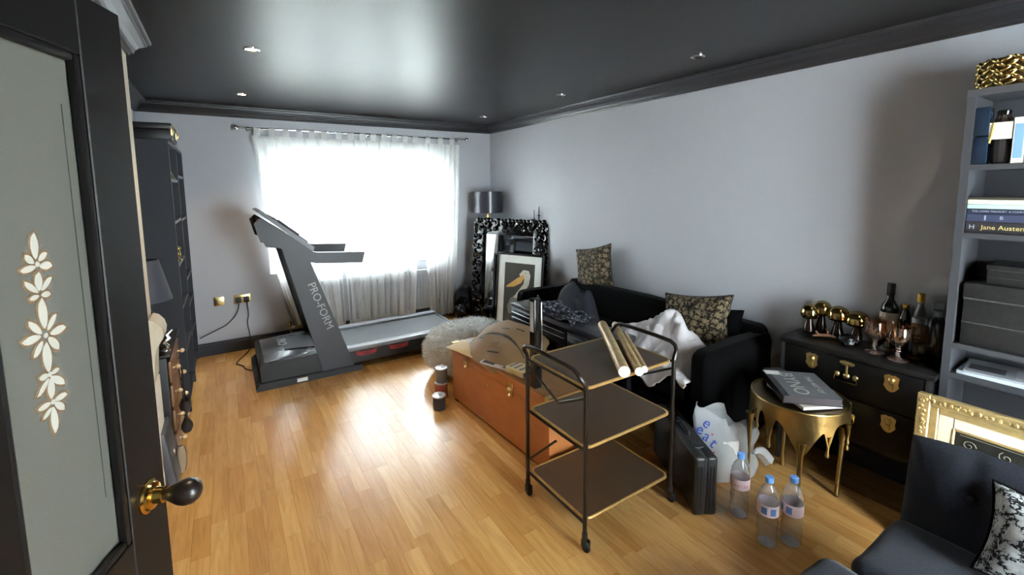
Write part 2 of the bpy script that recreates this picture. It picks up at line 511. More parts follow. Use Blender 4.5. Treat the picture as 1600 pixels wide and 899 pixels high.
# back wall with a glazed garden door, out of view behind the camera
BW = (1.25, 2.25, 0.08, 2.12)
mb = MB()
mb.box(XL-0.2, YB-0.14, 0, BW[0], YB, ZC).box(BW[1], YB-0.14, 0, XR+0.1, YB, ZC)
mb.box(BW[0], YB-0.14, 0, BW[1], YB, BW[2]).box(BW[0], YB-0.14, BW[3], BW[1], YB, ZC)
struct('wall_back', mb, WALL)
w2 = struct('window_2', MB().box(BW[0], YB-0.09, BW[2], BW[0]+0.07, YB-0.03, BW[3]).box(BW[1]-0.07, YB-0.09, BW[2], BW[1], YB-0.03, BW[3])
       .box(BW[0]+0.07, YB-0.09, BW[2], BW[1]-0.07, YB-0.03, BW[2]+0.08).box(BW[0]+0.07, YB-0.09, BW[3]-0.07, BW[1]-0.07, YB-0.03, BW[3])
       .box((BW[0]+BW[1])/2-0.04, YB-0.09, BW[2]+0.08, (BW[0]+BW[1])/2+0.04, YB-0.03, BW[3]-0.07), UPVC)
MB().box(BW[0]+0.07, YB-0.062, BW[2]+0.08, BW[1]-0.07, YB-0.058, BW[3]-0.07).build('pane', WGLASS, w2, False)
# hallway beyond the doorway
mb = MB()
mb.box(-1.9, -0.9, 0, -1.8, 1.2, ZC).box(-1.8, -0.9, 0, XL-0.2, -0.8, ZC).box(-1.8, 1.1, 0, XL-0.2, 1.2, ZC)
struct('wall_hall', mb, WALL)
struct('floor_hall', MB().box(-1.9, -0.9, -0.06, XL-0.2, 1.2, 0), OAK)
struct('ceiling_hall', MB().box(-1.9, -0.9, ZC, XL-0.2, 1.2, ZC+0.1), WHITE)

# cornice profile (d from wall, z)
CPROF = [(0, 2.286), (0.012, 2.286), (0.016, 2.296), (0.028, 2.300), (0.034, 2.316), (0.050, 2.336), (0.074, 2.350), (0.080, 2.352), (0.082, 2.362), (0.096, 2.366), (0.100, 2.38), (0, 2.38)]
def cornice(name, p0, p1, nrm):
    """run from p0 to p1 along a wall whose inward normal is nrm; mitred ends by extension along the run"""
    p0, p1, nrm = Vector((*p0, 0)), Vector((*p1, 0)), Vector((*nrm, 0))
    d = (p1-p0).normalized(); mb = MB(); n = len(CPROF)
    vs = [p0 + nrm*a + d*a*e0 + Vector((0, 0, z)) for e0 in (cornice.e0,) for a, z in CPROF]
    vs += [p1 + nrm*a + d*a*cornice.e1 + Vector((0, 0, z)) for a, z in CPROF]
    mb.add(vs, [tuple(range(n)), tuple(range(n, 2*n))[::-1]] + [(k, n+k, n+(k+1) % n, (k+1) % n) for k in range(n)])
    return struct(name, mb, TRIM)
cornice.e0, cornice.e1 = 1, -1
cornice('trim_1', (XL, YF), (XR, YF), (0, -1))
cornice('trim_2', (XR, YF), (XR, YB), (-1, 0))
cornice('trim_3', (XL, 3.03), (XL, YF), (1, 0))
cornice.e0, cornice.e1 = -1, 1
cornice('trim_4', (-0.365, 1.50), (-0.365, 3.03), (1, 0))
cornice.e0, cornice.e1 = 1, 1
cornice('trim_5', (XL, 3.03), (-0.365, 3.03), (0, 1))
cornice.e0, cornice.e1 = -1, -1
cornice('trim_6', (-0.365, 1.50), (XL, 1.50), (0, -1))
def skirting(name, x0, y0, x1, y1, h=0.125):
    mb = MB().box(x0, y0, 0, x1, y1, h-0.02)
    t = 0.006
    mb.box(x0 + (t if x1-x0 < 0.1 and x0 > 1 else 0), y0 + (t if y1-y0 < 0.1 else 0), h-0.02, x1 - (t if x1-x0 < 0.1 and x0 < 1 else 0), y1, h)
    return struct(name, mb, BASEP)
skirting('baseboard_far', XL, YF-0.02, XR, YF)
skirting('baseboard_right', XR-0.02, YB, XR, YF-0.02)
skirting('baseboard_left', XL, 3.03, XL+0.02, YF-0.02)

# ------------------------------------------------------------------ window with frame, panes, sill
fr = MB()
d0, d1 = YF+0.10, YF+0.17
fr.box(wx0, d0, wz0, wx0+0.06, d1, wz1).box(wx1-0.06, d0, wz0, wx1, d1, wz1)
fr.box(wx0+0.06, d0, wz0, wx1-0.06, d1, wz0+0.07).box(wx0+0.06, d0, wz1-0.07, wx1-0.06, d1, wz1)
win = struct('window_1', fr, UPVC)
nb = 3; bw = (wx1-wx0-0.12)/nb
for k in range(nb):
    a = wx0+0.06+k*bw; b = a+bw
    if k: MB().box(a-0.035, d0+0.002, wz0+0.07, a+0.035, d1-0.002, wz1-0.07).build('mullion', UPVC, win, False)
    s = MB(); c = 0.035 + 0.004
    ax, bx = a+(0.035 if k else 0), b-(0.035 if k < nb-1 else 0)
    s.box(ax, d0-0.01, wz0+0.07, ax+0.045, d1-0.012, wz1-0.07).box(bx-0.045, d0-0.01, wz0+0.07, bx, d1-0.012, wz1-0.07)
    s.box(ax+0.045, d0-0.01, wz0+0.07, bx-0.045, d1-0.012, wz0+0.115).box(ax+0.045, d0-0.01, wz1-0.115, bx-0.045, d1-0.012, wz1-0.07)
    sash = s.build('sash', UPVC, win, False)
    MB().box(ax+0.045, d0+0.022, wz0+0.115, bx-0.045, d0+0.028, wz1-0.115).build('pane', WGLASS, sash, False)
MB().rbox(wx0+0.001, YF-0.015, wz0+0.0005, wx1-0.001, YF+0.099, wz0+0.02, 0.005).build('window_sill', UPVC, win)

# outside: pale drive, hedge, neighbour's brick house
tag(MB().box(-14, YF+0.4, -0.75, 18, 26, -0.55).build('driveway', mat('pale_concrete', (196, 196, 190), 0.9, var=(0.6, 0.1, 4)), None, False), kind='structure')
HEDGE = mat('hedge_leaves', (84, 112, 52), 0.8, var=(6, 0.5, 4))
def hedge(x0, x1, y, h, label):
    h0 = thing('hedge', label, 'hedge', ((x0+x1)/2, y, -0.55))
    mb = MB(); g = random.Random(int(x0*10))
    for k in range(900):
        c = Vector((g.uniform(x0, x1)-(x0+x1)/2, g.uniform(-0.5, 0.5), g.uniform(0.1, h)))
        M = TR(*c) @ Matrix.Rotation(g.uniform(0, 6.3), 4, (g.uniform(-1, 1), g.uniform(-1, 1), g.uniform(-1, 1)+0.01))
        s = g.uniform(0.08, 0.2)
        mb.add([(-s, 0, 0), (0, -s*0.5, 0.02), (s, 0, 0), (0, s*0.5, 0.02)], [(0, 1, 2, 3)], M)
    mb.ell((0, 0, h*0.5), ((x1-x0)/2, 0.45, h*0.5), 14, 10, e=0.5)
    o = mb.build('foliage', HEDGE, h0, False, fix=False); o['kind'] = 'stuff'
    MB().cyl((0, 0, 0), (0, 0, h*0.6), 0.08, 0.05).build('stem', mat('hedge_bark', (70, 56, 44), 0.9), h0)
hedge(3.4, 7.2, 17.0, 3.4, 'green hedge outside beyond the window behind the middle curtain')
hedge(8.0, 12.0, 17.5, 3.2, 'green hedge outside beyond the window behind the right curtain')
hs = thing('neighbour_house', 'orange brick house outside seen through the left curtain', 'house', (0.9, 18, -0.55))
MB().box(-2.2, 0, 0, 1.2, 3, 3.1).build('wall', mat('orange_brick', (196, 118, 78), 0.9, var=(8, 0.25, 2)), hs, False)
MB().prism([(-2.5, 3.1), (1.5, 3.1), (-0.5, 4.6)], -0.2, 3.2, 'y').build('roof', mat('grey_roof_tile', (92, 84, 80), 0.8), hs, False)
w_ = MB().box(-0.1, -0.03, 1.2, 0.8, 0.02, 2.2).build('window_frame', UPVC, hs, False)
MB().box(-0.04, -0.04, 1.26, 0.74, -0.03, 2.14).build('pane', BLACKG, w_, False)

# ------------------------------------------------------------------ curtain pole + three sheer curtains
YR = 5.035
cp = thing('curtain_pole', 'thin chrome curtain pole with ball ends above the window', 'curtain pole', (1.37, YR, 2.185))
MB().cyl((-1.20, 0, 0), (1.20, 0, 0), 0.008).build('pole', CHROME, cp)
for s in (-1, 1): MB().ell((s*1.222, 0, 0), 0.024).cyl((s*1.195, 0, 0), (s*1.205, 0, 0), 0.014).build('finial', CHROME, cp)
for x in (-1.12, 0.03, 1.12): MB().cyl((x, 0.01, 0), (x, 0.083, 0), 0.006).cyl((x, 0.078, 0), (x, 0.084, 0), 0.022).build('bracket', CHROME, cp)
def curtain(label, xt0, xt1, xb0, xb1, folds, seed, zbot, amp=0.022, bulge=None):
    c = thing('sheer_curtain', label, 'curtain', ((xt0+xt1)/2, YR, 0), group='sheer white curtains')
    cx = (xt0+xt1)/2
    g = random.Random(seed)
    ph = [g.uniform(0, 6.28) for _ in range(5)]
    fq = [folds*g.uniform(0.8, 1.2), folds*1.9*g.uniform(0.8, 1.2), folds*0.45]
    ztop = 2.115
    def P(u, v):
        t = v
        z = ztop + (zbot(u)-ztop)*t
        ease = t**0.8
        uu = u + 0.014*math.sin(fq[0]*6.28*u*0.7+ph[3]+1.5*t)
        x = (xt0+(xt1-xt0)*uu)*(1-ease) + (xb0+(xb1-xb0)*uu)*ease
        if bulge: x += bulge(u, t)
        a = amp*(0.35+0.75*t)
        y = a*(math.sin(fq[0]*6.28*u+ph[0]+0.6*t)+0.5*math.sin(fq[1]*6.28*u+ph[1]-0.8*t)+0.5*math.sin(fq[2]*6.28*u+ph[2]))
        return (x-cx, min(y, 0.03) - 0.004, z)
    MB().grid(P, 150, 26).build('cloth', SHEER, c, True, 180, fix=False)
    nt_ = max(3, int((xt1-xt0)/0.125))
    for k in range(nt_):
        u = (k+0.35)/nt_
        p = P(u, 0)
        hw = 0.028
        pts = [(p[1], 2.105), (-0.012, 2.17), (-0.0125, 2.187), (0, 2.1975), (0.0125, 2.187), (0.012, 2.17), (p[1]+0.002, 2.105)]
        t_ = MB()
        vs = [(p[0]+s*hw, y, z) for y, z in pts for s in (-1, 1)]
        t_.add(vs, [(2*i, 2*i+1, 2*i+3, 2*i+2) for i in range(len(pts)-1)])
        t_.build('tab', SHEER, c, True, 180, fix=False)
    # header hem
    MB().grid(lambda u, v: (P(u, 0)[0], P(u, 0)[1]-0.004, 2.118-0.035*v), 150, 1).build('hem', SHEER, c, True, 180, fix=False)
curtain('left sheer curtain, trailing onto the treadmill hood', 0.27, 1.02, 0.40, 1.06, 7, 2, lambda u: 0.05+0.16*max(0, 1-u*1.6) if u < .6 else 0.03, bulge=lambda u, t: 0.16*(1-u)*max(0, t-0.55)**1.5*3)
curtain('wide middle sheer curtain over the window', 1.02, 2.02, 1.08, 1.86, 9, 5, lambda u: 0.03)
curtain('right sheer curtain nearest the drum-shaded lamp', 2.02, 2.50, 2.05, 2.36, 7, 9, lambda u: 0.03, bulge=lambda u, t: 0.05*math.sin(PI*t)*(u-0.5))

# radiator behind curtains
RADM = mat('white_radiator_enamel', (176, 178, 182), 0.4)
rad = thing('radiator', 'pale ribbed panel radiator under the window behind the curtains', 'radiator', (1.35, YF, 0.14))
MB().rbox(-0.80, -0.07, 0, 0.80, -0.035, 0.46, 0.008).build('panel', RADM, rad)
rb = MB()
for k in range(40):
    x = -0.78 + k*0.04
    rb.box(x, -0.078, 0.03, x+0.022, -0.069, 0.43)
o = rb.build('ribs', RADM, rad); o['kind'] = 'stuff'
MB().rbox(-0.80, -0.07, 0.462, 0.80, -0.004, 0.474, 0.003).build('top_grille', RADM, rad)
for x in (-0.84, 0.84):
    MB().cyl((x, -0.05, -0.14), (x, -0.05, 0.03), 0.008).cyl((x, -0.05, 0.03), (x, -0.05, 0.09), 0.02).cyl((x, -0.05, 0.03), (x*0.94, -0.05, 0.03), 0.008).build('valve', CHROME, rad)

# ------------------------------------------------------------------ downlights
LAMP_ON = bpy.data.materials.new('lamp_warm_glow'); LAMP_ON.use_nodes = True
_b = LAMP_ON.node_tree.nodes['Principled BSDF']
_b.inputs['Emission Color'].default_value = (1.0, 0.78, 0.45, 1); _b.inputs['Emission Strength'].default_value = 6
LAMP_OFF = mat('unlit_lamp_lens', (214, 214, 210), 0.2)
def downlight(x, y, on, label):
    t = thing('ceiling_downlight', label, 'ceiling light', (x, y, ZC), group='recessed ceiling downlights')
    MB().lathe([(0.030, -0.001), (0.044, -0.001), (0.043, -0.006), (0.034, -0.008), (0.030, -0.004)], 24).build('bezel', CHROME, t)
    MB().lathe([(0.0005, -0.004), (0.029, -0.004), (0.029, -0.001), (0.0005, -0.001)], 20).build('bulb', LAMP_ON if on else LAMP_OFF, t)
    if on:
        l = bpy.data.lights.new('downlight_beam', 'SPOT')
        l.energy = SPOT_POWER*on; l.color = (1.0, 0.80, 0.55); l.spot_size = R_(100); l.spot_blend = 0.6; l.shadow_soft_size = 0.03
        lo = bpy.data.objects.new('downlight_beam', l); COL.objects.link(lo); lo.parent = t; lo.location = (0, 0, -0.012)
downlight(0.19, 2.96, 1, 'lit warm downlight nearest the camera on the left of the ceiling')
downlight(0.19, 4.37, 1, 'lit warm downlight towards the window on the left of the ceiling')
downlight(2.487, 4.42, 0, 'unlit downlight in the far right corner of the ceiling')
downlight(2.487, 3.07, 0, 'unlit downlight, middle one of the right-hand row')
downlight(2.487, 1.753, 0, 'unlit downlight nearest the camera in the right-hand row')
downlight(2.487, 0.42, 0.2, 'lit downlight over the armchair')
downlight(0.19, 1.55, 0.8, 'lit downlight over the open door')

# ------------------------------------------------------------------ open door
DIRV = Vector((0.37, 0.93, 0)).normalized()
E0 = Vector((-0.152, 1.22, 0))
door_w = 0.762
hinge = E0 - DIRV*door_w
door = bpy.data.objects.new('door_1', None); COL.objects.link(door); door['kind'] = 'structure'
door['label'] = 'open dark panelled door with etched frosted glass and brass knob'
door.location = hinge
door.rotation_euler = (0, 0, math.atan2(DIRV.y, DIRV.x))
# local: x along leaf from hinge, face towards camera is -y ; thickness 0.04 behind (+y)
DPAINT = mat('dark_brown_black_door_paint', (19, 17, 17), 0.45, var=(7, 0.15, 3), spec=0.28)
U = lambda u: door_w - u
TH = 0.042
def leafbox(u0, u1, z0, z1, name, m=DPAINT, y0=0.0, y1=TH, bev=0.002):
    return MB().rbox(U(u1), y0, z0, U(u0), y1, z1, bev, 1).build(name, m, door)
ZT = 1.952
leafbox(0, 0.118, 0.006, ZT, 'stile'); leafbox(0.645, door_w, 0.006, ZT, 'stile'); leafbox(0.346, 0.417, 0.30, 1.842, 'mullion')
leafbox(0.118, 0.645, 1.842, ZT, 'top_rail'); leafbox(0.118, 0.645, 0.70, 0.897, 'lock_rail'); leafbox(0.118, 0.645, 0.006, 0.30, 'bottom_rail')
for ua, ub in ((0.118, 0.346), (0.417, 0.645)):
    leafbox(ua, ub, 0.30, 0.70, 'panel', y0=0.012, y1=0.030)
    pane = leafbox(ua, ub, 0.897, 1.842, 'pane', FROST, 0.018, 0.024, 0.0005)
    bd = MB()
    for (a, b, c, d) in ((ua, ua+0.016, 0.897, 1.842), (ub-0.012, ub, 0.897, 1.842), (ua+0.016, ub-0.012, 0.897, 0.913), (ua+0.016, ub-0.012, 1.826, 1.842)):
        bd.rbox(U(b), 0.001, c, U(a), 0.017, d, 0.006, 2)
    bd.build('glazing_bead', DPAINT, door)
    # etched border line on the glass
    ln = MB()
    for uu in (ua+0.032,):
        ln.box(U(uu+0.0016), 0.0170, 1.02, U(uu), 0.0178, 1.75)
    ln.build('etched_line', mat('etched_dark_line', (70, 70, 66), 0.7), pane)
    PET = [(0.2411,1.5351,0.2416,1.4924,0.0074),(0.2609,1.5011,0.246,1.4862,0.0055),(0.2721,1.4774,0.2432,1.4809,0.0053),(0.2196,1.501,0.2373,1.4887,0.0054),(0.2116,1.4785,0.2361,1.4807,0.0066),(0.241,1.4717,0.242,1.4412,0.007),(0.2156,1.4598,0.2385,1.4404,0.005),(0.268,1.4605,0.2447,1.4388,0.0048),(0.221,1.4323,0.2395,1.4336,0.005),(0.2622,1.4313,0.2442,1.4338,0.004),(0.2413,1.4291,0.2403,1.3785,0.0085),(0.2159,1.3969,0.236,1.3741,0.005),(0.2694,1.3974,0.2474,1.3717,0.0057),(0.1985,1.3696,0.232,1.3666,0.0066),(0.2853,1.368,0.2492,1.3688,0.0065),(0.2171,1.3369,0.2364,1.3623,0.0069),(0.267,1.3383,0.2477,1.3604,0.0055),(0.2428,1.3565,0.2428,1.306,0.0085),(0.2219,1.3045,0.2398,1.3013,0.0039),(0.2631,1.3021,0.244,1.3019,0.0051),(0.2143,1.2749,0.2418,1.2975,0.0063),(0.2698,1.2747,0.2448,1.2965,0.0045),(0.243,1.2608,0.2421,1.2953,0.007),(0.2126,1.2559,0.2395,1.2556,0.0053),(0.2208,1.232,0.24,1.2523,0.0057),(0.2727,1.2548,0.2467,1.2555,0.0049),(0.265,1.2348,0.2465,1.2473,0.0038),(0.2432,1.2019,0.2442,1.2473,0.0071)]
    off = 0 if ua < 0.3 else 0.299
    halo = MB()
    PETM = mat('white_etched_petal', (186, 184, 174), 0.7); HALO = mat('amber_etched_halo', (126, 102, 76), 0.7, var=(160, 0.35, 3))
    for (ua0, za, ub0, zb, hw) in PET:
        a = Vector((U(ua0+off), 0, za)); b = Vector((U(ub0+off), 0, zb)); d = b-a; n = Vector((-d.z, 0, d.x)).normalized()
        def petal(k, y0, y1, grow=0.0):
            q = []
            aa = a - d.normalized()*grow; bb = b + d.normalized()*grow*0.5; dd = bb-aa
            for s in (1, -1):
                seq = (0, .15, .35, .55, .75, .92) if s == 1 else (1, .92, .75, .55, .35, .15)
                for t in seq:
                    w_ = hw*k*math.sin(PI*min(1, t*0.9+0.06))**0.8*(1 if t < 1 else 0.3) + grow*0.7
                    p = aa+dd*t+n*s*w_
                    q.append((p.x, p.z))
            return MB().prism(q, y0, y1, 'y')
        petal(1.0, 0.0162, 0.0172).build('petal', PETM, pane, False)
        h_ = petal(1.1, 0.0172, 0.0178, 0.0042); halo.add(h_.v, h_.f)
    for z_, u_ in ((1.3668, 0.2405), (1.484, 0.2395), (1.3018, 0.2418), (1.2548, 0.2425)):
        MB().cyl((U(u_+off), 0.0162, z_), (U(u_+off), 0.0172, z_), 0.0042).build('flower_eye', PETM, pane)
    halo.build('etched_halo', HALO, pane, False)
# brass knob: rose + ebony egg
kb = MB(); KX, KZ = U(0.062), 0.955
Mk = TR(KX, 0, KZ) @ Matrix.Rotation(PI/2, 4, 'X')
kb.lathe([(0.034, 0), (0.034, 0.004), (0.029, 0.007), (0.027, 0.012), (0.017, 0.015), (0.0155, 0.030), (0.017, 0.032), (0.014, 0.034)], 28, M=Mk)
kb.build('knob_rose', mat('polished_brass', (206, 168, 92), 0.16, 1.0), door)
MB().lathe([(0.0115, 0.030), (0.012, 0.036), (0.017, 0.046), (0.0245, 0.060), (0.0275, 0.074), (0.025, 0.088), (0.017, 0.098), (0.006, 0.103), (0.0005, 0.1035)], 28, M=Mk).build('knob', mat('ebony_wood', (34, 25, 22), 0.3, var=(14, 0.3, 3), stretch=(1, 1, 6)), door)

# ------------------------------------------------------------------ left side: surround corbel, bookcase, trunk ...
t = thing('fireplace_corbel', 'carved beige stone scroll bracket on the chimney breast edge', 'corbel', (-0.365, 2.93, 0))
prof = [(0, 0.935), (0.012, 0.945), (0.034, 0.935), (0.056, 0.905), (0.064, 0.87), (0.060, 0.84), (0.044, 0.815), (0.030, 0.79), (0.022, 0.76), (0.016, 0.70), (0.012, 0.62), (0, 0.60)]
MB().prism(prof, -0.09, 0.085, 'y').build('scroll', STONE, t)
MB().box(0.0, -0.10, 0, 0.012, 0.095, 0.60).build('jamb', mat('pale_stone_jamb', (206, 200, 186), 0.7, var=(25, 0.1, 4)), t, False)

bc = thing('bookcase', 'tall charcoal open bookcase standing against the left wall', 'bookcase', (-0.44, 4.46, 0))
x0, x1, y0, y1, zt = -0.14, 0.152, -0.60, 0.635, 1.92
for ya, yb in ((y0, y0+0.022), (0.005, 0.027), (y1-0.022, y1)): MB().box(x0, ya, 0, x1, yb, zt).build('side_panel', BOOKC, bc, False)
MB().box(x0, y0, zt, x1, y1, zt+0.022).build('top_panel', BOOKC, bc, False)
MB().box(x0, y0+0.022, 0, x0+0.006, y1-0.022, zt).build('back_panel', mat('bookcase_back_board', (52, 53, 60), 0.6), bc, False)
for k, z in enumerate((0.07, 0.42, 0.74, 1.05, 1.36, 1.66)):
    MB().box(x0+0.006, y0+0.022, z, x1-0.004, 0.005, z+0.02).build('shelf', BOOKC, bc, False)
    z2 = (0.07, 0.36, 0.62, 0.845, 1.345, 1.70)[k]
    MB().box(x0+0.006, 0.027, z2, x1-0.004, y1-0.022, z2+0.02).build('shelf', BOOKC, bc, False)
t = thing('storage_case', 'small black storage case with gold clasps on top of the left bookcase', 'case', (-0.43, 4.08, 1.942))
MB().rbox(-0.15, -0.21, 0, 0.165, 0.21, 0.07, 0.006).build('body', BLACKP, t)
MB().rbox(-0.152, -0.212, 0.072, 0.167, 0.212, 0.112, 0.006).build('lid', BLACKP, t)
for y in (-0.18, 0.18):
    MB().rbox(0.155, y-0.03, 0.03, 0.172, y+0.03, 0.10, 0.006).ell((0.17, y, 0.065), (0.01, 0.02, 0.022)).build('corner_clasp', BRASS, t)
t = thing('gold_ornament', 'tiny gold pyramid ornament on the upper shelf of the left bookcase', 'ornament', (-0.31, 4.0, 1.68))
MB().prism([(-0.03, 0), (0.03, 0), (0.0, 0.09)], -0.02, 0.02, 'y').build('pyramid', GOLD, t, False)
MB().box(-0.034, -0.024, 0, 0.034, 0.024, 0.006).build('plinth', GOLD, t, False)
t = thing('gold_figurine', 'small gold figurine on the middle shelf of the left bookcase', 'figurine', (-0.312, 4.14, 1.07))
MB().lathe([(0.028, 0), (0.028, 0.012), (0.012, 0.02), (0.014, 0.03)], 14).build('base', GOLD, t)
MB().ell((0, 0, 0.055), (0.022, 0.02, 0.03)).ell((0.008, 0, 0.095), 0.016).tube([(0, 0.015, 0.07), (0, 0.035, 0.09), (0, 0.03, 0.11)], 0.005).tube([(0, -0.015, 0.07), (0, -0.035, 0.05)], 0.005).build('figure', GOLD, t)
t = thing('silver_trinket', 'tiny silver trinket on a shelf of the left bookcase by the far wall', 'ornament', (-0.32, 4.72, 1.365))
MB().lathe([(0.012, 0), (0.012, 0.006), (0.004, 0.01), (0.004, 0.03)], 12).build('stand', CHROME, t)
MB().ell((0, 0, 0.042), 0.016).build('ball', CHROME, t)

# black drawer chest beside the chimney breast
ch = thing('drawer_chest', 'narrow black drawer chest with pale knobs beside the chimney breast', 'chest', (-0.46, 3.36, 0))
MB().rbox(-0.13, -0.27, 0.06, 0.135, 0.27, 0.66, 0.005).build('body', BLACKP, ch)
MB().rbox(-0.135, -0.28, 0.662, 0.155, 0.28, 0.68, 0.004).build('top', BLACKP, ch)
KN = mat('pearl_knob', (206, 186, 150), 0.25, 0.4)
for z in (0.565, 0.42, 0.275, 0.13):
    d = MB().rbox(0.136, -0.25, z-0.06, 0.150, 0.25, z+0.065, 0.004).build('drawer', mat('brown_drawer_front', (116, 82, 54), 0.35, var=(18, 0.2, 3), stretch=(1, 0.2, 1)), ch)
    for y in (-0.16, 0.16):
        MB().cyl((0.150, y, z), (0.166, y, z), 0.006).ell((0.174, y, z), 0.014).build('knob', KN, d)
for y in (-0.24, 0.24):
    for x in (-0.11, 0.115): MB().cyl((x, y, 0), (x, y, 0.06), 0.012, 0.018).build('foot', BLACKP, ch)
t = thing('table_lamp', 'dark tapered-shade table lamp in front of the left bookcase', 'lamp', (-0.405, 3.24, 0.68))
LSH = mat('dark_blue_grey_shade', (50, 52, 62), 0.6, bump=(200, 0.2, 0.001))
MB().lathe([(0.055, 0), (0.055, 0.014), (0.02, 0.03), (0.03, 0.08), (0.045, 0.13), (0.03, 0.2), (0.01, 0.25), (0.01, 0.34)], 20).build('base', BLACKG, t)
MB().lathe([(0.122, 0.29), (0.072, 0.525), (0.069, 0.525), (0.119, 0.29)], 32).build('shade', LSH, t)
t = thing('silver_sculpture', 'wavy silver sculpture on the black drawer chest', 'sculpture', (-0.335, 3.17, 0.68))
MB().tube([(0, 0, 0.0), (0.01, 0, 0.03), (-0.005, 0, 0.05), (0.02, 0, 0.075), (0.012, 0, 0.095), (0.04, 0, 0.12)], [0.016, 0.014, 0.013, 0.014, 0.011, 0.006], 10).build('ribbon', CHROME, t)
MB().lathe([(0.028, 0), (0.028, 0.006), (0.01, 0.01)], 16).build('foot', CHROME, t)
t = thing('hanging_bag', 'dark bag hanging by its strap from a drawer knob on the left', 'bag', (-0.272, 3.24, 0.24))
MB().grid(lambda u, v: ((0.02+0.012*math.sin(3*PI*v))*math.cos(2*PI*u), 0.045*math.sin(2*PI*u)*(0.5+0.5*v), 0.20*v-0.10), 18, 8).build('pouch', mat('dark_leather', (36, 32, 34), 0.4, bump=(60, 0.4, 0.002)), t)
MB().tube([(0, -0.03, 0.09), (-0.005, -0.04, 0.18), (-0.012, -0.035, 0.30), (-0.006, -0.02, 0.325), (0.0, -0.005, 0.30), (0, 0.02, 0.18), (0, 0.03, 0.09)], 0.004, 6).build('strap', mat('dark_leather', (36, 32, 34)), t)
t = thing('document_case', 'grey document case leaning against the chimney breast on the floor', 'case', (-0.318, 2.98, 0), rot=(0, R_(-7), 0))
GC = mat('grey_case_vinyl', (74, 74, 80), 0.45, bump=(120, 0.3, 0.001))
MB().rbox(-0.018, -0.13, 0, 0.018, 0.10, 0.33, 0.006).build('shell', GC, t)
MB().rbox(0.0175, -0.125, 0.02, 0.022, 0.095, 0.31, 0.003).build('flap', mat('dark_case_flap', (40, 40, 44), 0.45), t)
MB().rbox(0.0215, -0.03, 0.15, 0.026, 0.0, 0.18, 0.002).build('clasp', CHROME, t)
t = thing('slipper', 'taupe suede slipper propped upright on the floor beside the drawer chest', 'slipper', (-0.295, 3.045, 0.074), rot=(0, R_(-78), R_(80)))
t.scale = (0.62, 0.62, 0.62)
def slip(u, v):
    x = -0.12+0.24*u; w = 0.04*math.sin(PI*min(1, max(0.0, 0.08+u*0.86)))**0.5
    return (x, w*math.cos(PI*v), 0.012+(0.05*(1-0.5*(u-0.3)**2))*math.sin(PI*v)*(0.55+0.45*u))
MB().grid(slip, 14, 10).build('upper', mat('taupe_suede', (150, 132, 108), 0.9), t)
MB().ell((0, 0, 0.007), (0.125, 0.044, 0.007), e=0.7).build('sole', mat('brown_sole', (90, 70, 52), 0.8), t)

# ------------------------------------------------------------------ sockets, plugs, cables
def socket(x, z, w, h, label, gangs):
    s = thing('wall_socket', label, 'socket', (x, YF, z))
    MB().rbox(-w/2, -0.010, -h/2, w/2, 0, h/2, 0.003).build('plate', BRASS, s)
    for gx in gangs: MB().rbox(gx-0.014, -0.0125, -0.012, gx+0.014, -0.0095, 0.012, 0.002).build('insert', mat('cream_insert', (206, 196, 160), 0.5), s)
socket(-0.094, 0.52, 0.086, 0.086, 'single brass wall plate to the left of the double socket', (0,))
socket(0.10, 0.52, 0.146, 0.086, 'double brass wall socket with two black plugs', (0,))
for x, lab, pts in ((0.066, 'black plug in the left half of the double socket with cable trailing to the bookcase', [(0.066, -0.06, 0.48), (0.06, -0.05, 0.43), (0.03, -0.035, 0.36), (-0.05, -0.03, 0.28), (-0.16, -0.03, 0.235), (-0.27, -0.04, 0.19)]),
                    (0.134, 'black plug in the right half of the double socket with cable to the treadmill', [(0.134, -0.06, 0.48), (0.14, -0.05, 0.42), (0.142, -0.04, 0.35), (0.125, -0.035, 0.28), (0.14, -0.05, 0.16), (0.14, -0.06, 0.05), (0.12, -0.10, 0.006), (0.02, -0.35, 0.006), (0.0, -0.42, 0.006), (0.06, -0.50, 0.006), (0.07, -0.60, 0.006), (0.12, -0.68, 0.006), (0.125, -0.70, 0.03)])):
    p = thing('electric_plug', lab, 'plug', (0, YF, 0))
    MB().rbox(x-0.024, -0.045, 0.488, x+0.024, -0.013, 0.542, 0.008).build('plug_body', BLACKM, p)
    sm = []
    for k in range(len(pts)-1):
        a, b = Vector(pts[k]), Vector(pts[k+1])
        for q in range(5): sm.append(a.lerp(b, q/5))
    sm.append(Vector(pts[-1]))
    for _ in range(3): sm = [sm[0]] + [(sm[i-1]+sm[i]*2+sm[i+1])/4 for i in range(1, len(sm)-1)] + [sm[-1]]
    MB().tube([(x, -0.03, 0.49)] + sm, 0.0045, 6).build('cable', BLACKR, p)

# ------------------------------------------------------------------ treadmill (length along x, near side y=3.95)
TG = mat('charcoal_treadmill_plastic', (44, 46, 52), 0.45, bump=(180, 0.1, 0.001))
TD = mat('dark_treadmill_plastic', (28, 28, 31), 0.5, bump=(160, 0.12, 0.001))
RAILM = mat('grey_foot_rail', (120, 122, 128), 0.4)
BELT = mat('running_belt', (44, 46, 51), 0.6, bump=(300, 0.3, 0.001))
RED = mat('red_step_marker', (158, 40, 46), 0.5)
LOGO = mat('silver_print', (150, 152, 158), 0.4)
tm = thing('treadmill', 'dark grey folding treadmill in front of the window', 'treadmill', (1.03, 4.33, 0))
ox, oy = 1.03, 4.33
def T2(x, y=None): return x-ox
yn, yf_ = 3.95-oy, 4.71-oy
mb = MB()
mb.prism([(0.165-ox, 0.03), (0.66-ox, 0.03), (0.69-ox, 0.20), (0.60-ox, 0.215), (0.185-ox, 0.205), (0.16-ox, 0.19)], yn+0.015, yf_-0.015, 'y')
mb.build('motor_housing', TD, tm)
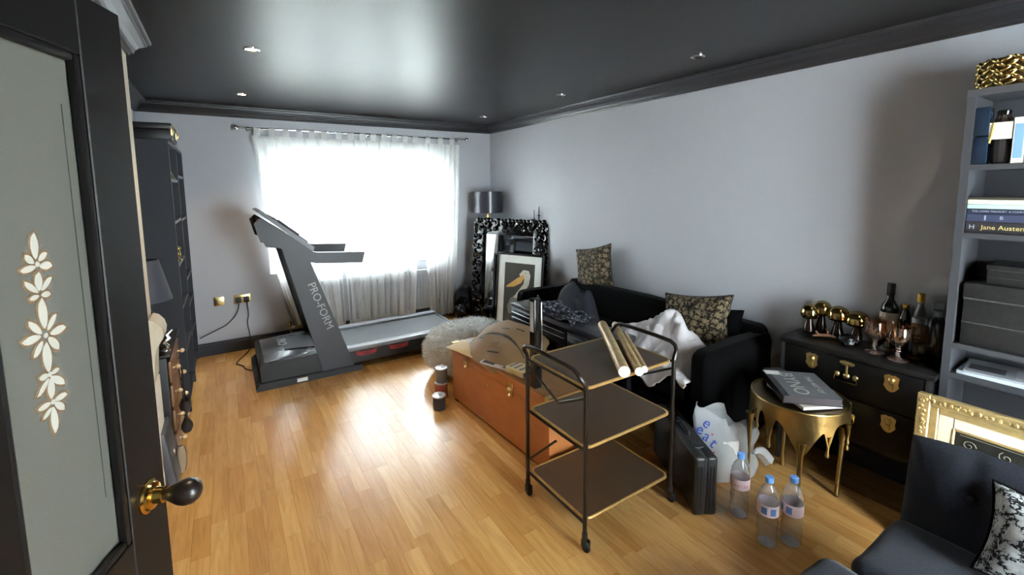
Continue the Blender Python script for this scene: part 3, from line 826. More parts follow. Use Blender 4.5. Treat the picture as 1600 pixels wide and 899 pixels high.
mb = MB()
for (a, b) in ((yn-0.012, yn+0.03), (yf_-0.03, yf_+0.012)):
    mb.prism([(0.125-ox, 0.0), (0.95-ox, 0.0), (0.95-ox, 0.05), (0.15-ox, 0.06)], a, b, 'y')
mb.box(0.125-ox, yn+0.03, 0, 0.16-ox, yf_-0.03, 0.055)
mb.build('base_frame', TD, tm)
HOOD = mat('glossy_dark_hood', (66, 68, 74), 0.2, spec=0.8)
def hood(u, v):
    x = 0.195 + 0.40*u; y = yn+0.05 + (yf_-yn-0.10)*v
    cr = 0.03*math.sin(PI*v)**0.6*(0.35+0.65*math.sin(PI*min(1, 0.15+u*0.85))) + 0.008*math.sin(PI*v)
    return (x-ox, y, 0.206 + cr)
hd = MB().grid(hood, 22, 22).build('motor_hood', HOOD, tm)
MB().grid(lambda u, v: (0.36+0.24*u-ox, yn+0.19+(yf_-yn-0.38)*v, hood(min(1, (0.36+0.24*u-0.195)/0.40), 0.19/0.66+(1-0.38/0.66)*v)[2]+0.004), 10, 12).build('hood_panel', mat('matt_hood_panel', (44, 45, 50), 0.5), hd)
text('hood_logo', 'PRO', 0.10, LOGO, hd, frame_matrix((0.355-ox, 0.02, 0.249), (0, -1, 0), (1, 0, 0)), 0.0008)
# deck
MB().box(0.62-ox, yn+0.02, 0.06, 1.93-ox, yf_-0.02, 0.17).build('deck_body', TD, tm, False)
MB().box(0.62-ox, yn+0.12, 0.172, 1.925-ox, yf_-0.12, 0.188).build('running_belt', BELT, tm, False)
for a, b in ((yn+0.005, yn+0.105), (yf_-0.105, yf_-0.005)):
    MB().rbox(0.60-ox, a, 0.171, 1.94-ox, b, 0.207, 0.008).build('foot_rail', RAILM, tm)
MB().rbox(1.925-ox, yn+0.0, 0.06, 1.965-ox, yf_, 0.195, 0.012).build('rear_cap', TD, tm)
for y in (yn+0.06, yf_-0.06): MB().cyl((1.90-ox, y, 0), (1.90-ox, y, 0.062), 0.03).build('rear_foot', BLACKR, tm)
for xa in (0.905, 1.20):
    s = MB().prism([(xa-ox, 0.165), (xa+0.045-ox, 0.152), (xa+0.14-ox, 0.152), (xa+0.185-ox, 0.165), (xa+0.175-ox, 0.125), (xa+0.14-ox, 0.118), (xa+0.045-ox, 0.118), (xa+0.01-ox, 0.125)], yn+0.012, yn+0.0195, 'y').build('step_marker', RED, tm, False)
    MB().box(xa+0.06-ox, yn+0.010, 0.128, xa+0.125-ox, yn+0.0121, 0.143).build('step_slot', mat('dark_red_slot', (110, 34, 40), 0.6), s, False)
MB().box(0.42-ox, yn-0.0135, 0.012, 0.50-ox, yn-0.0115, 0.042).build('rating_label', PAPER, tm, False)
# uprights
for (a, b) in ((yn, yn+0.055), (yf_-0.055, yf_)):
    up = MB()
    poly = [(0.637-ox, 0.0), (0.885-ox, 0.0), (0.885-ox, 0.045), (0.575-ox, 1.0), (0.56-ox, 1.06), (0.37-ox, 1.13)]
    up.prism(poly, a, b, 'y')
    u_ = up.build('upright', TG, tm)
    if a == yn:
        M = frame_matrix((0.632-ox, yn-0.0008, 0.62), Vector((0.30, 0, -0.93)), Vector((0.93, 0, 0.30)))
        text('upright_logo', 'PRO-FORM', 0.088, LOGO, u_, M, 0.0006)
# console
for (a, b) in ((yn-0.006, yn+0.058), (yf_-0.058, yf_+0.006)):
    MB().prism([(0.19-ox, 1.335), (0.235-ox, 1.375), (0.44-ox, 1.225), (0.60-ox, 1.085), (0.63-ox, 1.075), (1.015-ox, 1.048), (0.99-ox, 0.957), (0.62-ox, 0.985), (0.57-ox, 1.0), (0.42-ox, 1.09), (0.375-ox, 1.128), (0.26-ox, 1.15), (0.245-ox, 1.185), (0.225-ox, 1.19)], a, b, 'y').build('handrail', TG, tm)
sl = math.atan2(1.45-1.12, 0.24-0.60)
MB().prism([(0.235-ox, 1.36), (0.59-ox, 1.06), (0.57-ox, 1.03), (0.25-ox, 1.19)], yn+0.058, yf_-0.058, 'y').build('console_body', TG, tm)
cd = MB().prism([(0.215-ox, 1.425), (0.245-ox, 1.435), (0.62-ox, 1.115), (0.60-ox, 1.085)], yn+0.03, yf_-0.03, 'y').build('display_panel', mat('console_face_plastic', (70, 72, 78), 0.35), tm)
ax = Vector((0.375, 0, -0.32)).normalized(); nrm = Vector((0.32, 0, 0.375)).normalized()
Mc = frame_matrix((0.43-ox, 0, 1.275), ax, (0, 1, 0))
MB().rbox(-0.16, -0.14, 0.004, 0.02, 0.14, 0.012, 0.004, M=Mc).build('screen', BLACKG, cd)
MB().rbox(0.04, -0.24, 0.002, 0.20, 0.24, 0.014, 0.005, M=Mc).build('key_panel', mat('key_panel_grey', (110, 112, 118), 0.4), cd)
for s in (-1, 1): MB().rbox(-0.10, s*0.24-0.05, 0.002, 0.10, s*0.24+0.05, 0.022, 0.008, M=Mc).build('holder', TG, cd)

# ------------------------------------------------------------------ far right corner: lamp on side table, ornate mirror, pictures
t = thing('side_table', 'small black side table in the corner behind the ornate mirror', 'table', (2.79, 4.88, 0))
MB().lathe([(0.135, 0.83), (0.14, 0.84), (0.14, 0.855), (0.135, 0.86)], 32).build('table_top', BLACKP, t)
MB().lathe([(0.03, 0.03), (0.02, 0.2), (0.02, 0.7), (0.04, 0.83)], 16).build('leg', BLACKP, t)
MB().lathe([(0.11, 0), (0.11, 0.02), (0.03, 0.03)], 24).build('base', BLACKP, t)
t = thing('drum_lamp', 'gold-based table lamp with dark drum shade in the far corner', 'lamp', (2.785, 4.87, 0.86))
MB().lathe([(0.06, 0), (0.06, 0.02), (0.025, 0.04), (0.05, 0.12), (0.06, 0.2), (0.035, 0.28), (0.02, 0.31), (0.05, 0.335), (0.05, 0.35), (0.02, 0.365), (0.012, 0.44)], 24).build('base', GOLD, t)
MB().lathe([(0.186, 0.425), (0.184, 0.685), (0.180, 0.685), (0.182, 0.425)], 40).build('shade', mat('dark_satin_shade', (48, 49, 58), 0.28, bump=(120, 0.1, 0.001)), t)

# mirror: local x along width, y = thickness (face towards -y), z up
mdir = Vector((2.885-2.475, 3.84-4.785, 0)); mw = mdir.length
mz = 1.235
t = thing('ornate_mirror', 'large black carved baroque mirror leaning in the far right corner', 'mirror', (2.475, 4.785, 0.0), rot=(R_(-5), 0, math.atan2(mdir.y, mdir.x)))
fb = 0.19
CARVE = mat('black_lacquer_carving', (20, 20, 23), 0.16)
mb = MB()
mb.rbox(0.03, 0.0, 0.03, fb, 0.03, mz-0.03, 0.008).rbox(mw-fb, 0.0, 0.03, mw-0.03, 0.03, mz-0.03, 0.008).rbox(fb, 0.0, 0.03, mw-fb, 0.03, fb, 0.008).rbox(fb, 0.0, mz-fb, mw-fb, 0.03, mz-0.03, 0.008)
fr_ = mb.build('frame', CARVE, t)
g = random.Random(4)
cv = MB()
def scroll(cx, cz, r, a0, s):
    pts = []; n = 14
    for k in range(n):
        q = k/(n-1); a = a0+s*q*4.6; rr_ = r*(1-0.75*q)
        pts.append((cx+rr_*math.cos(a), -0.012-0.012*math.sin(PI*q), cz+rr_*math.sin(a)))
    cv.tube(pts, [r*0.30*(1-0.5*k/(n-1)) for k in range(n)], 6)
    cv.ell((cx+r*0.1, -0.02, cz), r*0.3, 8, 6)
bead = MB()
def run(ax0, az0, ax1, az1, inx, inz):
    L = math.hypot(ax1-ax0, az1-az0); n = int(L/0.115)
    for k in range(n):
        q = (k+0.5)/n
        cx = ax0+(ax1-ax0)*q; cz = az0+(az1-az0)*q
        scroll(cx+inx*0.055, cz+inz*0.055, 0.05, g.uniform(0, 6.28), 1 if k % 2 else -1)
        scroll(cx+inx*0.125, cz+inz*0.125, 0.036, g.uniform(0, 6.28), -1 if k % 2 else 1)
        cv.ell((cx+inx*0.09+g.uniform(-.03, .03)*abs(inz), -0.012, cz+inz*0.09+g.uniform(-.03, .03)*abs(inx)), (0.02, 0.02, 0.028), 8, 6)
    n2 = int(L/0.05)
    for k in range(n2):
        q = (k+0.5)/n2
        rr_ = 0.025 if k % 3 else 0.032
        bead.ell((ax0+(ax1-ax0)*q+inx*0.022, 0.0, az0+(az1-az0)*q+inz*0.022), (rr_, 0.022, rr_), 9, 7)
run(0, 0.03, 0, mz-0.03, 1, 0); run(mw, 0.03, mw, mz-0.03, -1, 0); run(0.03, mz, mw-0.03, mz, 0, -1); run(0.03, 0, mw-0.03, 0, 0, 1)
o = cv.build('carved_scrolls', CARVE, fr_); o['kind'] = 'stuff'
o = bead.build('beaded_edge', CARVE, fr_); o['kind'] = 'stuff'
MIR = mat('mirror_silvering', (214, 218, 220), 0.03, 1.0, var=(2, 0.01, 2))
MB().box(fb-0.005, 0.006, fb-0.005, mw-fb+0.005, 0.010, mz-fb+0.005).build('mirror_glass', MIR, t, False)
MB().box(0.05, 0.03, 0.05, mw-0.05, 0.04, mz-0.05).build('backing', BLACKP, t, False)

def framed(name, label, loc, rz, lean, w, h, bw_, fm, matm, mw_, artm, d=0.025):
    t = thing(name, label, 'picture', loc, rot=(R_(-lean), 0, rz))
    fb_ = MB()
    fb_.rbox(0, -d, 0, bw_, 0, h, 0.003, 1).rbox(w-bw_, -d, 0, w, 0, h, 0.003, 1).rbox(bw_, -d, 0, w-bw_, 0, bw_, 0.003, 1).rbox(bw_, -d, h-bw_, w-bw_, 0, h, 0.003, 1)
    fb_.build('frame', fm, t)
    if matm:
        MB().box(bw_, -d*0.55, bw_, w-bw_, -d*0.3, h-bw_).build('mount', matm, t, False)
    a = MB().box(bw_+mw_, -d*0.62, bw_+mw_, w-bw_-mw_, -d*0.5, h-bw_-mw_).build('artwork', artm, t, False)
    return t, a
rz = math.atan2(mdir.y, mdir.x)
# dark stacked frames, then the pelican in front
nx = Vector((mdir.y, -mdir.x, 0)).normalized()   # towards the room
def alongm(s, out): return (2.475+mdir.x/mw*s+nx.x*out, 4.785+mdir.y/mw*s+nx.y*out, 0.0)
framed('picture_frame', 'black narrow picture frame, rearmost of the stack before the mirror', alongm(0.38, 0.085), rz, 6, 0.56, 0.84, 0.03, BLACKP, None, 0, mat('dark_print', (38, 38, 44), 0.4))
framed('picture_frame', 'black picture frame just behind the pelican picture', alongm(0.43, 0.125), rz, 6, 0.55, 0.83, 0.025, BLACKG, None, 0, mat('dark_blue_print', (30, 32, 40), 0.3))
pt, art = framed('pelican_picture', 'framed pelican print with wide white mount leaning before the mirror', alongm(0.485, 0.165), rz, 6, 0.60, 0.875, 0.022, BLACKP, PAPER, 0.085, mat('dark_brown_print_ground', (52, 46, 40), 0.5, var=(12, 0.2, 4)))
PEL = mat('pelican_grey_white', (196, 190, 176), 0.6, var=(40, 0.2, 4)); PELD = mat('pelican_shadow_grey', (120, 116, 106), 0.6, var=(40, 0.25, 4)); BILL = mat('pelican_bill_ochre', (206, 160, 84), 0.6, var=(30, 0.12, 3))
yA = -0.0175
def flat(poly, name, m, y):
    return MB().prism(poly, y-0.0004, y, 'y').build(name, m, art, False)
bx, bz = 0.30, 0.445
flat([(bx-0.12, bz-0.24), (bx+0.12, bz-0.26), (bx+0.14, bz-0.17), (bx+0.06, bz-0.05), (bx-0.02, bz-0.01), (bx-0.10, bz-0.07), (bx-0.14, bz-0.16)], 'pelican_body', PELD, yA)
flat([(bx-0.06, bz-0.06), (bx-0.02, bz+0.0), (bx+0.06, bz+0.10), (bx+0.07, bz+0.16), (bx+0.03, bz+0.17), (bx-0.0, bz+0.20), (bx+0.05, bz+0.255), (bx+0.12, bz+0.25), (bx+0.145, bz+0.20), (bx+0.13, bz+0.10), (bx+0.07, bz+0.0), (bx+0.05, bz-0.06)], 'pelican_neck', PEL, yA-0.0005)
flat([(bx+0.06, bz+0.205), (bx-0.02, bz+0.16), (bx-0.16, bz+0.06), (bx-0.165, bz+0.045), (bx-0.06, bz+0.06), (bx+0.03, bz+0.11), (bx+0.07, bz+0.17)], 'pelican_bill', BILL, yA-0.0010)
MB().cyl((bx+0.085, yA-0.0005, bz+0.222), (bx+0.085, yA-0.0012, bz+0.222), 0.007).build('pelican_eye', BLACKG, art)
flat([(bx-0.08, bz-0.275), (bx+0.16, bz-0.275), (bx+0.15, bz-0.245), (bx-0.07, bz-0.245)], 'perch_slab', mat('perch_stone', (176, 182, 164), 0.6), yA-0.0012)
# candlesticks rising behind the mirror
for k, (yy, hh, lab) in enumerate(((4.10, 1.34, 'shorter black candlestick behind the mirror'), (4.01, 1.39, 'taller black candlestick behind the mirror'))):
    t = thing('candlestick', lab, 'candlestick', (2.945, yy, 0), group='black candlesticks behind the mirror')
    MB().lathe([(0.022, 0), (0.022, 0.02), (0.007, 0.04), (0.006, hh-0.12), (0.016, hh-0.11), (0.016, hh-0.10)], 12).build('stem', BLACKP, t)
    MB().cyl((0, 0, hh-0.10), (0, 0, hh), 0.007, 0.005).build('candle', BLACKG, t)
# kettlebell and dark bag beside the mirror
t = thing('kettlebell', 'black kettlebell on the floor at the foot of the mirror', 'kettlebell', (2.37, 4.83, 0))
MB().ell((0, 0, 0.10), (0.09, 0.09, 0.09), 20, 14).lathe([(0.055, 0), (0.06, 0.02), (0.05, 0.03)], 20).build('bell', BLACKG, t)
MB().tube([(-0.045, 0, 0.16), (-0.062, 0, 0.20), (-0.055, 0, 0.245), (-0.02, 0, 0.262), (0.02, 0, 0.262), (0.055, 0, 0.245), (0.062, 0, 0.20), (0.045, 0, 0.16)], 0.014, 10).build('handle', BLACKG, t)
MB().box(-0.03, -0.094, 0.03, 0.03, -0.088, 0.05).build('weight_label', mat('grey_red_label', (150, 120, 116), 0.6), t, False)
t = thing('rucksack', 'dark rucksack slumped in the corner behind the kettlebell', 'bag', (2.50, 4.965, 0))
DKF = mat('dark_navy_nylon', (36, 39, 46), 0.7, bump=(40, 0.5, 0.004))
MB().grid(lambda u, v: ((0.145+0.03*fbm(u*6, v*4))*math.copysign(abs(math.cos(2*PI*u))**0.6, math.cos(2*PI*u))*(1-0.35*v**3), 0.055*math.copysign(abs(math.sin(2*PI*u))**0.6, math.sin(2*PI*u))*(1-0.3*v**2), 0.33*math.sin(PI/2*v)**0.9+0.015*fbm(u*7, v*6, 3)), 32, 12).build('sack', DKF, t)
MB().rbox(-0.10, -0.080, 0.06, 0.10, -0.052, 0.18, 0.012).build('pocket', DKF, t)
MB().tube([(-0.04, 0, 0.31), (-0.035, -0.02, 0.36), (0.0, -0.03, 0.37), (0.035, -0.02, 0.36), (0.04, 0, 0.31)], 0.012, 8).build('handle', DKF, t)

# ------------------------------------------------------------------ fluffy pouffe
t = thing('pouffe', 'grey fluffy bean bag pouffe behind the wooden chest', 'pouffe', (1.77, 3.43, 0))
FUR = mat('grey_faux_fur', (218, 219, 218), 0.95, var=(22, 0.35, 4), bump=(50, 0.8, 0.01))
def pf(th, ph):
    r = 1+0.05*fbm(math.cos(th)*1.5, math.sin(th)*1.5, math.sin(ph)*1.5)
    return Vector((0.40*r*math.cos(ph)*math.cos(th), 0.38*r*math.cos(ph)*math.sin(th), 0.205+0.205*r*math.copysign(abs(math.sin(ph))**0.85, math.sin(ph))))
MB().grid(lambda u, v: pf(2*PI*u, -PI/2+PI*v), 48, 24).build('cushion_body', FUR, t)
g = random.Random(8); fm_ = MB()
for k in range(15000):
    th = g.uniform(0, 2*PI); ph = math.asin(g.uniform(-0.75, 1))
    p = pf(th, ph); c = Vector((0, 0, 0.18)); n = (p-c).normalized()
    d = (n + 0.9*Vector((g.uniform(-1, 1), g.uniform(-1, 1), g.uniform(-1.2, 0.4)))).normalized()
    s = d.cross(n); s = s.normalized()*0.0028 if s.length > 1e-3 else Vector((0.0028, 0, 0))
    q = p + d*g.uniform(0.018, 0.036) + n*0.006
    if q.z < 0.002: continue
    fm_.add([p-s, p+s, q], [(0, 1, 2)])
o = fm_.build('fur', FUR, t, False, fix=False); o['kind'] = 'stuff'

# ------------------------------------------------------------------ wooden chest and what lies on it
crz = math.atan2(2.97-1.84, 1.37-1.42) - PI/2
wc = thing('wooden_chest', 'large reddish-brown wooden chest in the middle of the room', 'chest', (1.42, 1.845, 0), rz=crz)
WOOD = mat('red_brown_wood_veneer', (180, 112, 62), 0.42, var=(7, 0.22, 5), bump=(60, 0.1, 0.002), stretch=(1, 1, 3))
WOODT = mat('worn_brown_chest_top', (126, 92, 56), 0.5, var=(9, 0.25, 5), stretch=(2, 0.6, 1))
CL, CD, CH = 1.125, 0.47, 0.45
MB().rbox(0.004, 0.004, 0.02, CD, CL, 0.355, 0.004).build('body', WOOD, wc)
MB().rbox(0, 0, 0.358, CD+0.004, CL+0.004, CH-0.008, 0.004).build('lid', WOOD, wc)
MB().rbox(0.004, 0.004, CH-0.008, CD, CL, CH, 0.002).build('lid_panel', WOODT, wc)
for (a, b) in ((0.01, 0.01), (CD-0.05, 0.01), (0.01, CL-0.05), (CD-0.05, CL-0.05)): MB().box(a, b, 0, a+0.04, b+0.04, 0.021).build('foot', BLACKP, wc, False)
for y in (0.36, 0.90):
    l = MB().rbox(-0.006, y-0.018, 0.33, 0.003, y+0.018, 0.405, 0.003).build('latch', BRASS, wc)
    MB().ell((-0.012, y, 0.372), (0.012, 0.022, 0.012)).cyl((-0.008, y, 0.345), (-0.02, y, 0.335), 0.007).build('catch', BRASS, l)
MB().cyl((-0.002, 0.63, 0.30), (0.004, 0.63, 0.30), 0.008).build('keyhole', BRASS, wc)
for y in (0.0, CL-0.03):
    MB().rbox(-0.003, y-0.002, CH-0.035, 0.05, y+0.035, CH+0.002, 0.002, 1).build('corner_brass', BRASS, wc)
MB().rbox(0.06, 0.10, CH+0.0, 0.09, 0.24, CH+0.005, 0.002).build('brass_strip', BRASS, wc)
def padded(mb, sx, sy, h, n=18, p=0.6, M=None):
    return mb.grid(lambda u, v: (sx*(u-0.5), sy*(v-0.5), h*(math.sin(PI*u)*math.sin(PI*v))**p + 0.003*fbm(u*5, v*5, h*40)), n, n, M=M, thick=0.004)
KRAFT = mat('kraft_paper', (142, 114, 80), 0.75, var=(6, 0.12, 4), bump=(18, 0.35, 0.006)); MANILA = mat('manila_envelope', (208, 178, 124), 0.7, var=(8, 0.08, 3), bump=(20, 0.2, 0.004))
t = thing('padded_envelope', 'cream padded envelope on the far corner of the wooden chest', 'envelope', (1.415, 2.775, 0.452), rz=R_(12))
padded(MB(), 0.20, 0.30, 0.028).build('packet', MANILA, t)
MB().grid(lambda u, v: (0.05+0.05*(u-0.5), 0.12*(v-0.5), 0.032-0.004*abs(u-.5)), 2, 2, thick=0.001).build('address_label', PAPER, t)
# paper carrier bag with printed smile
t = thing('paper_bag', 'crumpled brown paper mailer with a curved arrow lying on the wooden chest', 'paper bag', (1.555, 2.52, 0.51), rot=(R_(4), R_(-22), R_(8)))
PB = [(-0.20, 0.16), (-0.10, 0.27), (0.10, 0.30), (0.235, 0.22), (0.26, -0.05), (0.20, -0.25), (0.02, -0.32), (-0.13, -0.30), (-0.215, -0.12)]
def pbag_pt(u, v):
    # radial map of the outline
    a = 2*PI*u
    best = None
    d = Vector((math.cos(a), math.sin(a)))
    n = len(PB)
    for k in range(n):
        p, q = Vector(PB[k]), Vector(PB[(k+1) % n]); e = q-p
        den = d.x*e.y - d.y*e.x
        if abs(den) < 1e-9: continue
        s = (p.x*e.y - p.y*e.x)/den; w_ = (p.x*d.y - p.y*d.x)/den
        if s > 0 and -1e-6 <= w_ <= 1+1e-6: best = s if best is None else max(best, s)
    r = best*(0.02+0.98*v)
    x, y = d.x*r, d.y*r
    z = 0.055*(1-v**2.2) + 0.014*fbm(x*9, y*9, 2)*(1-v*0.6)
    return x, y, z
MB().grid(lambda u, v: pbag_pt(u, v), 60, 14).grid(lambda u, v: (pbag_pt(u, v)[0], pbag_pt(u, v)[1], -0.55*pbag_pt(u, v)[2]), 60, 14).build('bag_body', KRAFT, t, True, 60)
INKM = mat('dark_print_ink', (52, 44, 38), 0.7)
def bag_z(x, y):
    a = math.atan2(y, x)/(2*PI) % 1.0
    R = pbag_pt(a, 1.0); rmax = math.hypot(R[0], R[1]); v = (math.hypot(x, y)/rmax-0.02)/0.98
    return 0.055*(1-max(0, v)**2.2) + 0.014*fbm(x*9, y*9, 2)*(1-v*0.6) + 0.005
# arrow: long arc
arc = []
P0, P1, P2 = Vector((-0.02, 0.205)), Vector((0.12, 0.05)), Vector((-0.03, -0.235))
n = 24
vs = []
for k in range(n+1):
    q = k/n
    p = P0*(1-q)**2 + P1*2*q*(1-q) + P2*q*q
    d = ((P1-P0)*(1-q) + (P2-P1)*q).normalized(); nn = Vector((-d.y, d.x)); w_ = 0.003+0.009*math.sin(PI*min(1, q*1.1+0.05))**0.8
    for s in (-1, 1):
        pp = p+nn*s*w_; vs.append((pp.x, pp.y, bag_z(pp.x, pp.y)))
ar = MB().add(vs, [(2*k, 2*k+1, 2*k+3, 2*k+2) for k in range(n)])
def quad(pts): return [(x, y, bag_z(x, y)) for x, y in pts]
ar.add(quad([(-0.055, 0.225), (-0.01, 0.215), (-0.005, 0.19), (-0.055, 0.205)]), [(0, 1, 2, 3)])
ar.add(quad([(-0.055, 0.225), (-0.045, 0.165), (-0.03, 0.165), (-0.035, 0.215)]), [(0, 1, 2, 3)])
ar.build('printed_arrow', INKM, t, False, fix=False)
MB().add(quad([(-0.095, 0.05), (-0.045, 0.07), (-0.02, 0.0), (-0.075, -0.02)]), [(0, 1, 2, 3)]).build('printed_patch', mat('brown_print_patch', (132, 96, 60), 0.75), t, False, fix=False)
for a_, b_ in (((0.10, 0.12), (0.115, 0.05)), ((0.15, 0.02), (0.16, -0.05)), ((-0.125, 0.03), (-0.10, -0.06))):
    MB().add(quad([(a_[0], a_[1]), (a_[0]+0.012, a_[1]), (b_[0]+0.012, b_[1]), (b_[0], b_[1])]), [(0, 1, 2, 3)]).build('printed_line', INKM, t, False, fix=False)
# magazines / packets
t = thing('magazine', 'colourful magazine in film on the wooden chest under the paper mailer', 'magazine', (1.475, 2.40, 0.4525), rz=R_(20))
MB().rbox(-0.09, -0.13, 0, 0.09, 0.13, 0.012, 0.003).build('pages', mat('magazine_cover_pale', (196, 190, 194), 0.3, var=(20, 0.15, 3)), t)
for (a, b, c, d, rgb, nm) in ((-0.08, -0.12, 0.02, -0.05, (60, 60, 84), 'cover_block'), (-0.02, -0.03, 0.08, 0.10, (168, 78, 74), 'cover_photo'), (-0.085, 0.02, -0.03, 0.12, (44, 44, 52), 'cover_title')):
    MB().box(a, b, 0.0122, c, d, 0.0128).build(nm, mat('print_' + nm, rgb, 0.35), t, False)
t = thing('carton', 'flat cream carton with purple end label on the wooden chest', 'box', (1.485, 2.225, 0.452), rz=R_(12))
MB().rbox(-0.055, -0.075, 0, 0.055, 0.075, 0.036, 0.002, 1).build('box_body', mat('cream_carton', (214, 196, 150), 0.6), t)
MB().box(-0.045, -0.0762, 0.006, 0.048, -0.075, 0.028).build('end_label', mat('purple_label', (70, 58, 120), 0.5), t, False)
text('end_print', 'ZIN 07', 0.018, PAPER, t, frame_matrix((0.0, -0.0764, 0.017), (1, 0, 0), (0, 0, 1)), 0.0003)
for y in (-0.045, 0.0, 0.04): MB().box(-0.04, y, 0.0362, 0.04, y+0.02, 0.0368).build('printed_bar', mat('grey_print', (110, 108, 116), 0.5), t, False)
t = thing('film_packet', 'crumpled clear film packet with dark contents on the wooden chest', 'packet', (1.66, 2.30, 0.462), rz=R_(30))
MB().grid(lambda u, v: (0.26*(u-.5), 0.16*(v-.5), 0.05*(math.sin(PI*u)*math.sin(PI*v))**0.5+0.014*fbm(u*6, v*6, 1.5)), 20, 16, thick=0.003).build('film', mat('dark_film', (44, 40, 44), 0.2, var=(12, 0.4, 3)), t)
# square post with chrome edge standing on the chest
t = thing('square_post', 'glossy black square post with chrome edge standing on the wooden chest', 'post', (1.452, 2.01, 0.451))
MB().rbox(-0.026, -0.026, 0, 0.022, 0.026, 0.52, 0.003).build('post', BLACKG, t)
MB().rbox(0.0222, -0.024, 0.01, 0.030, 0.024, 0.50, 0.002).build('chrome_edge', CHROME, t)
MB().box(-0.0272, -0.014, 0.33, -0.0262, 0.018, 0.505).build('window_glint', mat('painted_window_glint', (206, 212, 222), 0.4), t, False)  # pale strip paints the window's reflection onto the upper half of the glossy post

# tins by the chest
def tin(label, loc, r, h, body, lid):
    t = thing('paint_tin', label, 'tin', loc, group='small paint tins by the chest')
    MB().lathe([(r*0.98, 0), (r, 0.003), (r, h-0.006)], 24).build('can', body, t)
    MB().lathe([(r*1.03, h-0.008), (r*1.03, h), (r*0.9, h), (r*0.88, h-0.004), (r*0.3, h-0.003)], 24).build('lid', lid, t)
    MB().ell((0.2*r, 0, h-0.002), (r*0.35, r*0.2, 0.002)).build('lid_print', mat('grey_lid_print', (120, 122, 130), 0.4), t)
DT = mat('dark_tin_print', (44, 40, 44), 0.4, var=(40, 0.4, 3)); TINL = mat('bright_tin_lid', (206, 208, 212), 0.3, 0.3)
tin('dark tin with silver lid standing nearest on the floor before the chest', (1.228, 2.90, 0), 0.046, 0.105, DT, TINL)
tin('tin with orange-red label and splashed rim at the end of the chest', (1.318, 3.065, 0), 0.05, 0.12, mat('orange_red_tin_label', (150, 70, 48), 0.5, var=(40, 0.4, 3)), mat('splashed_lid', (168, 170, 172), 0.4, var=(60, 0.5, 2)))
tin('grey tin stacked on top of the orange-labelled tin', (1.325, 3.07, 0.1205), 0.044, 0.11, mat('grey_brown_tin', (92, 86, 80), 0.45), TINL)

# ------------------------------------------------------------------ trolley
tr = thing('serving_trolley', 'three-tier brown and brass folding serving trolley', 'trolley', (1.53, 1.575, 0))
TUBE = mat('worn_brown_black_tube', (26, 20, 18), 0.3, 0.2, var=(70, 0.8, 4))
TRAY = mat('speckled_brown_tray', (74, 56, 38), 0.42, var=(120, 0.35, 4), spec=0.35)
TRIMG = mat('worn_gold_tray_edge', (190, 152, 92), 0.35, 0.6, var=(40, 0.3, 3))
lx, ly = 0.288, 0.218
for k, z in enumerate((0.745, 0.475, 0.14)):
    bm_ = MB().rbox(-0.272, -0.205, z-0.006, 0.272, 0.205, z, 0.003, 1)
    # rounded-corner tray outline
    def outline(r, a, b):
        q = []
        for cx, cy, s in ((a-r, b-r, 0), (-a+r, b-r, 90), (-a+r, -b+r, 180), (a-r, -b+r, 270)):
            for j in range(6):
                th = R_(s+90*j/5); q.append((cx+r*math.cos(th), cy+r*math.sin(th)))
        return q
    tray = MB().prism(outline(0.035, 0.275, 0.208), z-0.008, z, 'z').build('tray', TRAY, tr, True)
    pts = [(x, y, z-0.004) for x, y in outline(0.036, 0.279, 0.212)]
    MB().tube(pts, 0.0075, 8, True).build('tray_edge', TRIMG, tray)
for s in (-1, 1):
    for q in (-1, 1):
        leg = MB().tube([(s*lx, q*ly, 0.075), (s*lx, q*ly, 0.30), (s*lx, q*ly, 0.55), (s*lx, q*ly, 0.745)], 0.0105, 10).build('leg', TUBE, tr)
        # caster
        MB().cyl((s*lx, q*ly, 0.055), (s*lx, q*ly, 0.085), 0.013).rbox(s*lx-0.014, q*ly-0.022, 0.022, s*lx-0.010, q*ly+0.010, 0.058, 0.002).rbox(s*lx+0.010, q*ly-0.022, 0.022, s*lx+0.014, q*ly+0.010, 0.058, 0.002).build('caster_fork', BLACKM, leg)
        MB().lathe([(0.004, -0.008), (0.020, -0.008), (0.023, -0.004), (0.023, 0.004), (0.020, 0.008), (0.004, 0.008)], 18, M=TR(s*lx, q*ly-0.008, 0.0235) @ Matrix.Rotation(PI/2, 4, 'Y')).build('wheel', BLACKR, leg)
    hx = s*(lx+0.030)
    pts = [(s*lx, -ly, 0.745), (s*(lx+0.006), -ly, 0.765), (s*(lx+0.024), -ly+0.006, 0.79), (hx, -ly+0.02, 0.81), (hx, -ly+0.045, 0.822), (hx, -0.08, 0.826), (hx, 0.08, 0.826), (hx, ly-0.045, 0.822), (hx, ly-0.02, 0.81), (s*(lx+0.024), ly-0.006, 0.79), (s*(lx+0.006), ly, 0.765), (s*lx, ly, 0.745)]
    MB().tube(pts, 0.0105, 10).build('handle', TUBE, tr)
    for z in (0.735, 0.463, 0.128): MB().cyl((s*lx, -ly, z), (s*lx, ly, z), 0.006).build('side_bar', TUBE, tr)
    MB().cyl((s*lx, -ly+0.01, 0.70), (s*(lx-0.01), -0.02, 0.60), 0.006).cyl((s*lx, ly-0.01, 0.70), (s*(lx-0.01), -0.02, 0.60), 0.006).build('brace', TUBE, tr)
    MB().cyl((s*lx, ly-0.01, 0.20), (s*(lx-0.01), 0.0, 0.40), 0.006).build('brace', TUBE, tr)
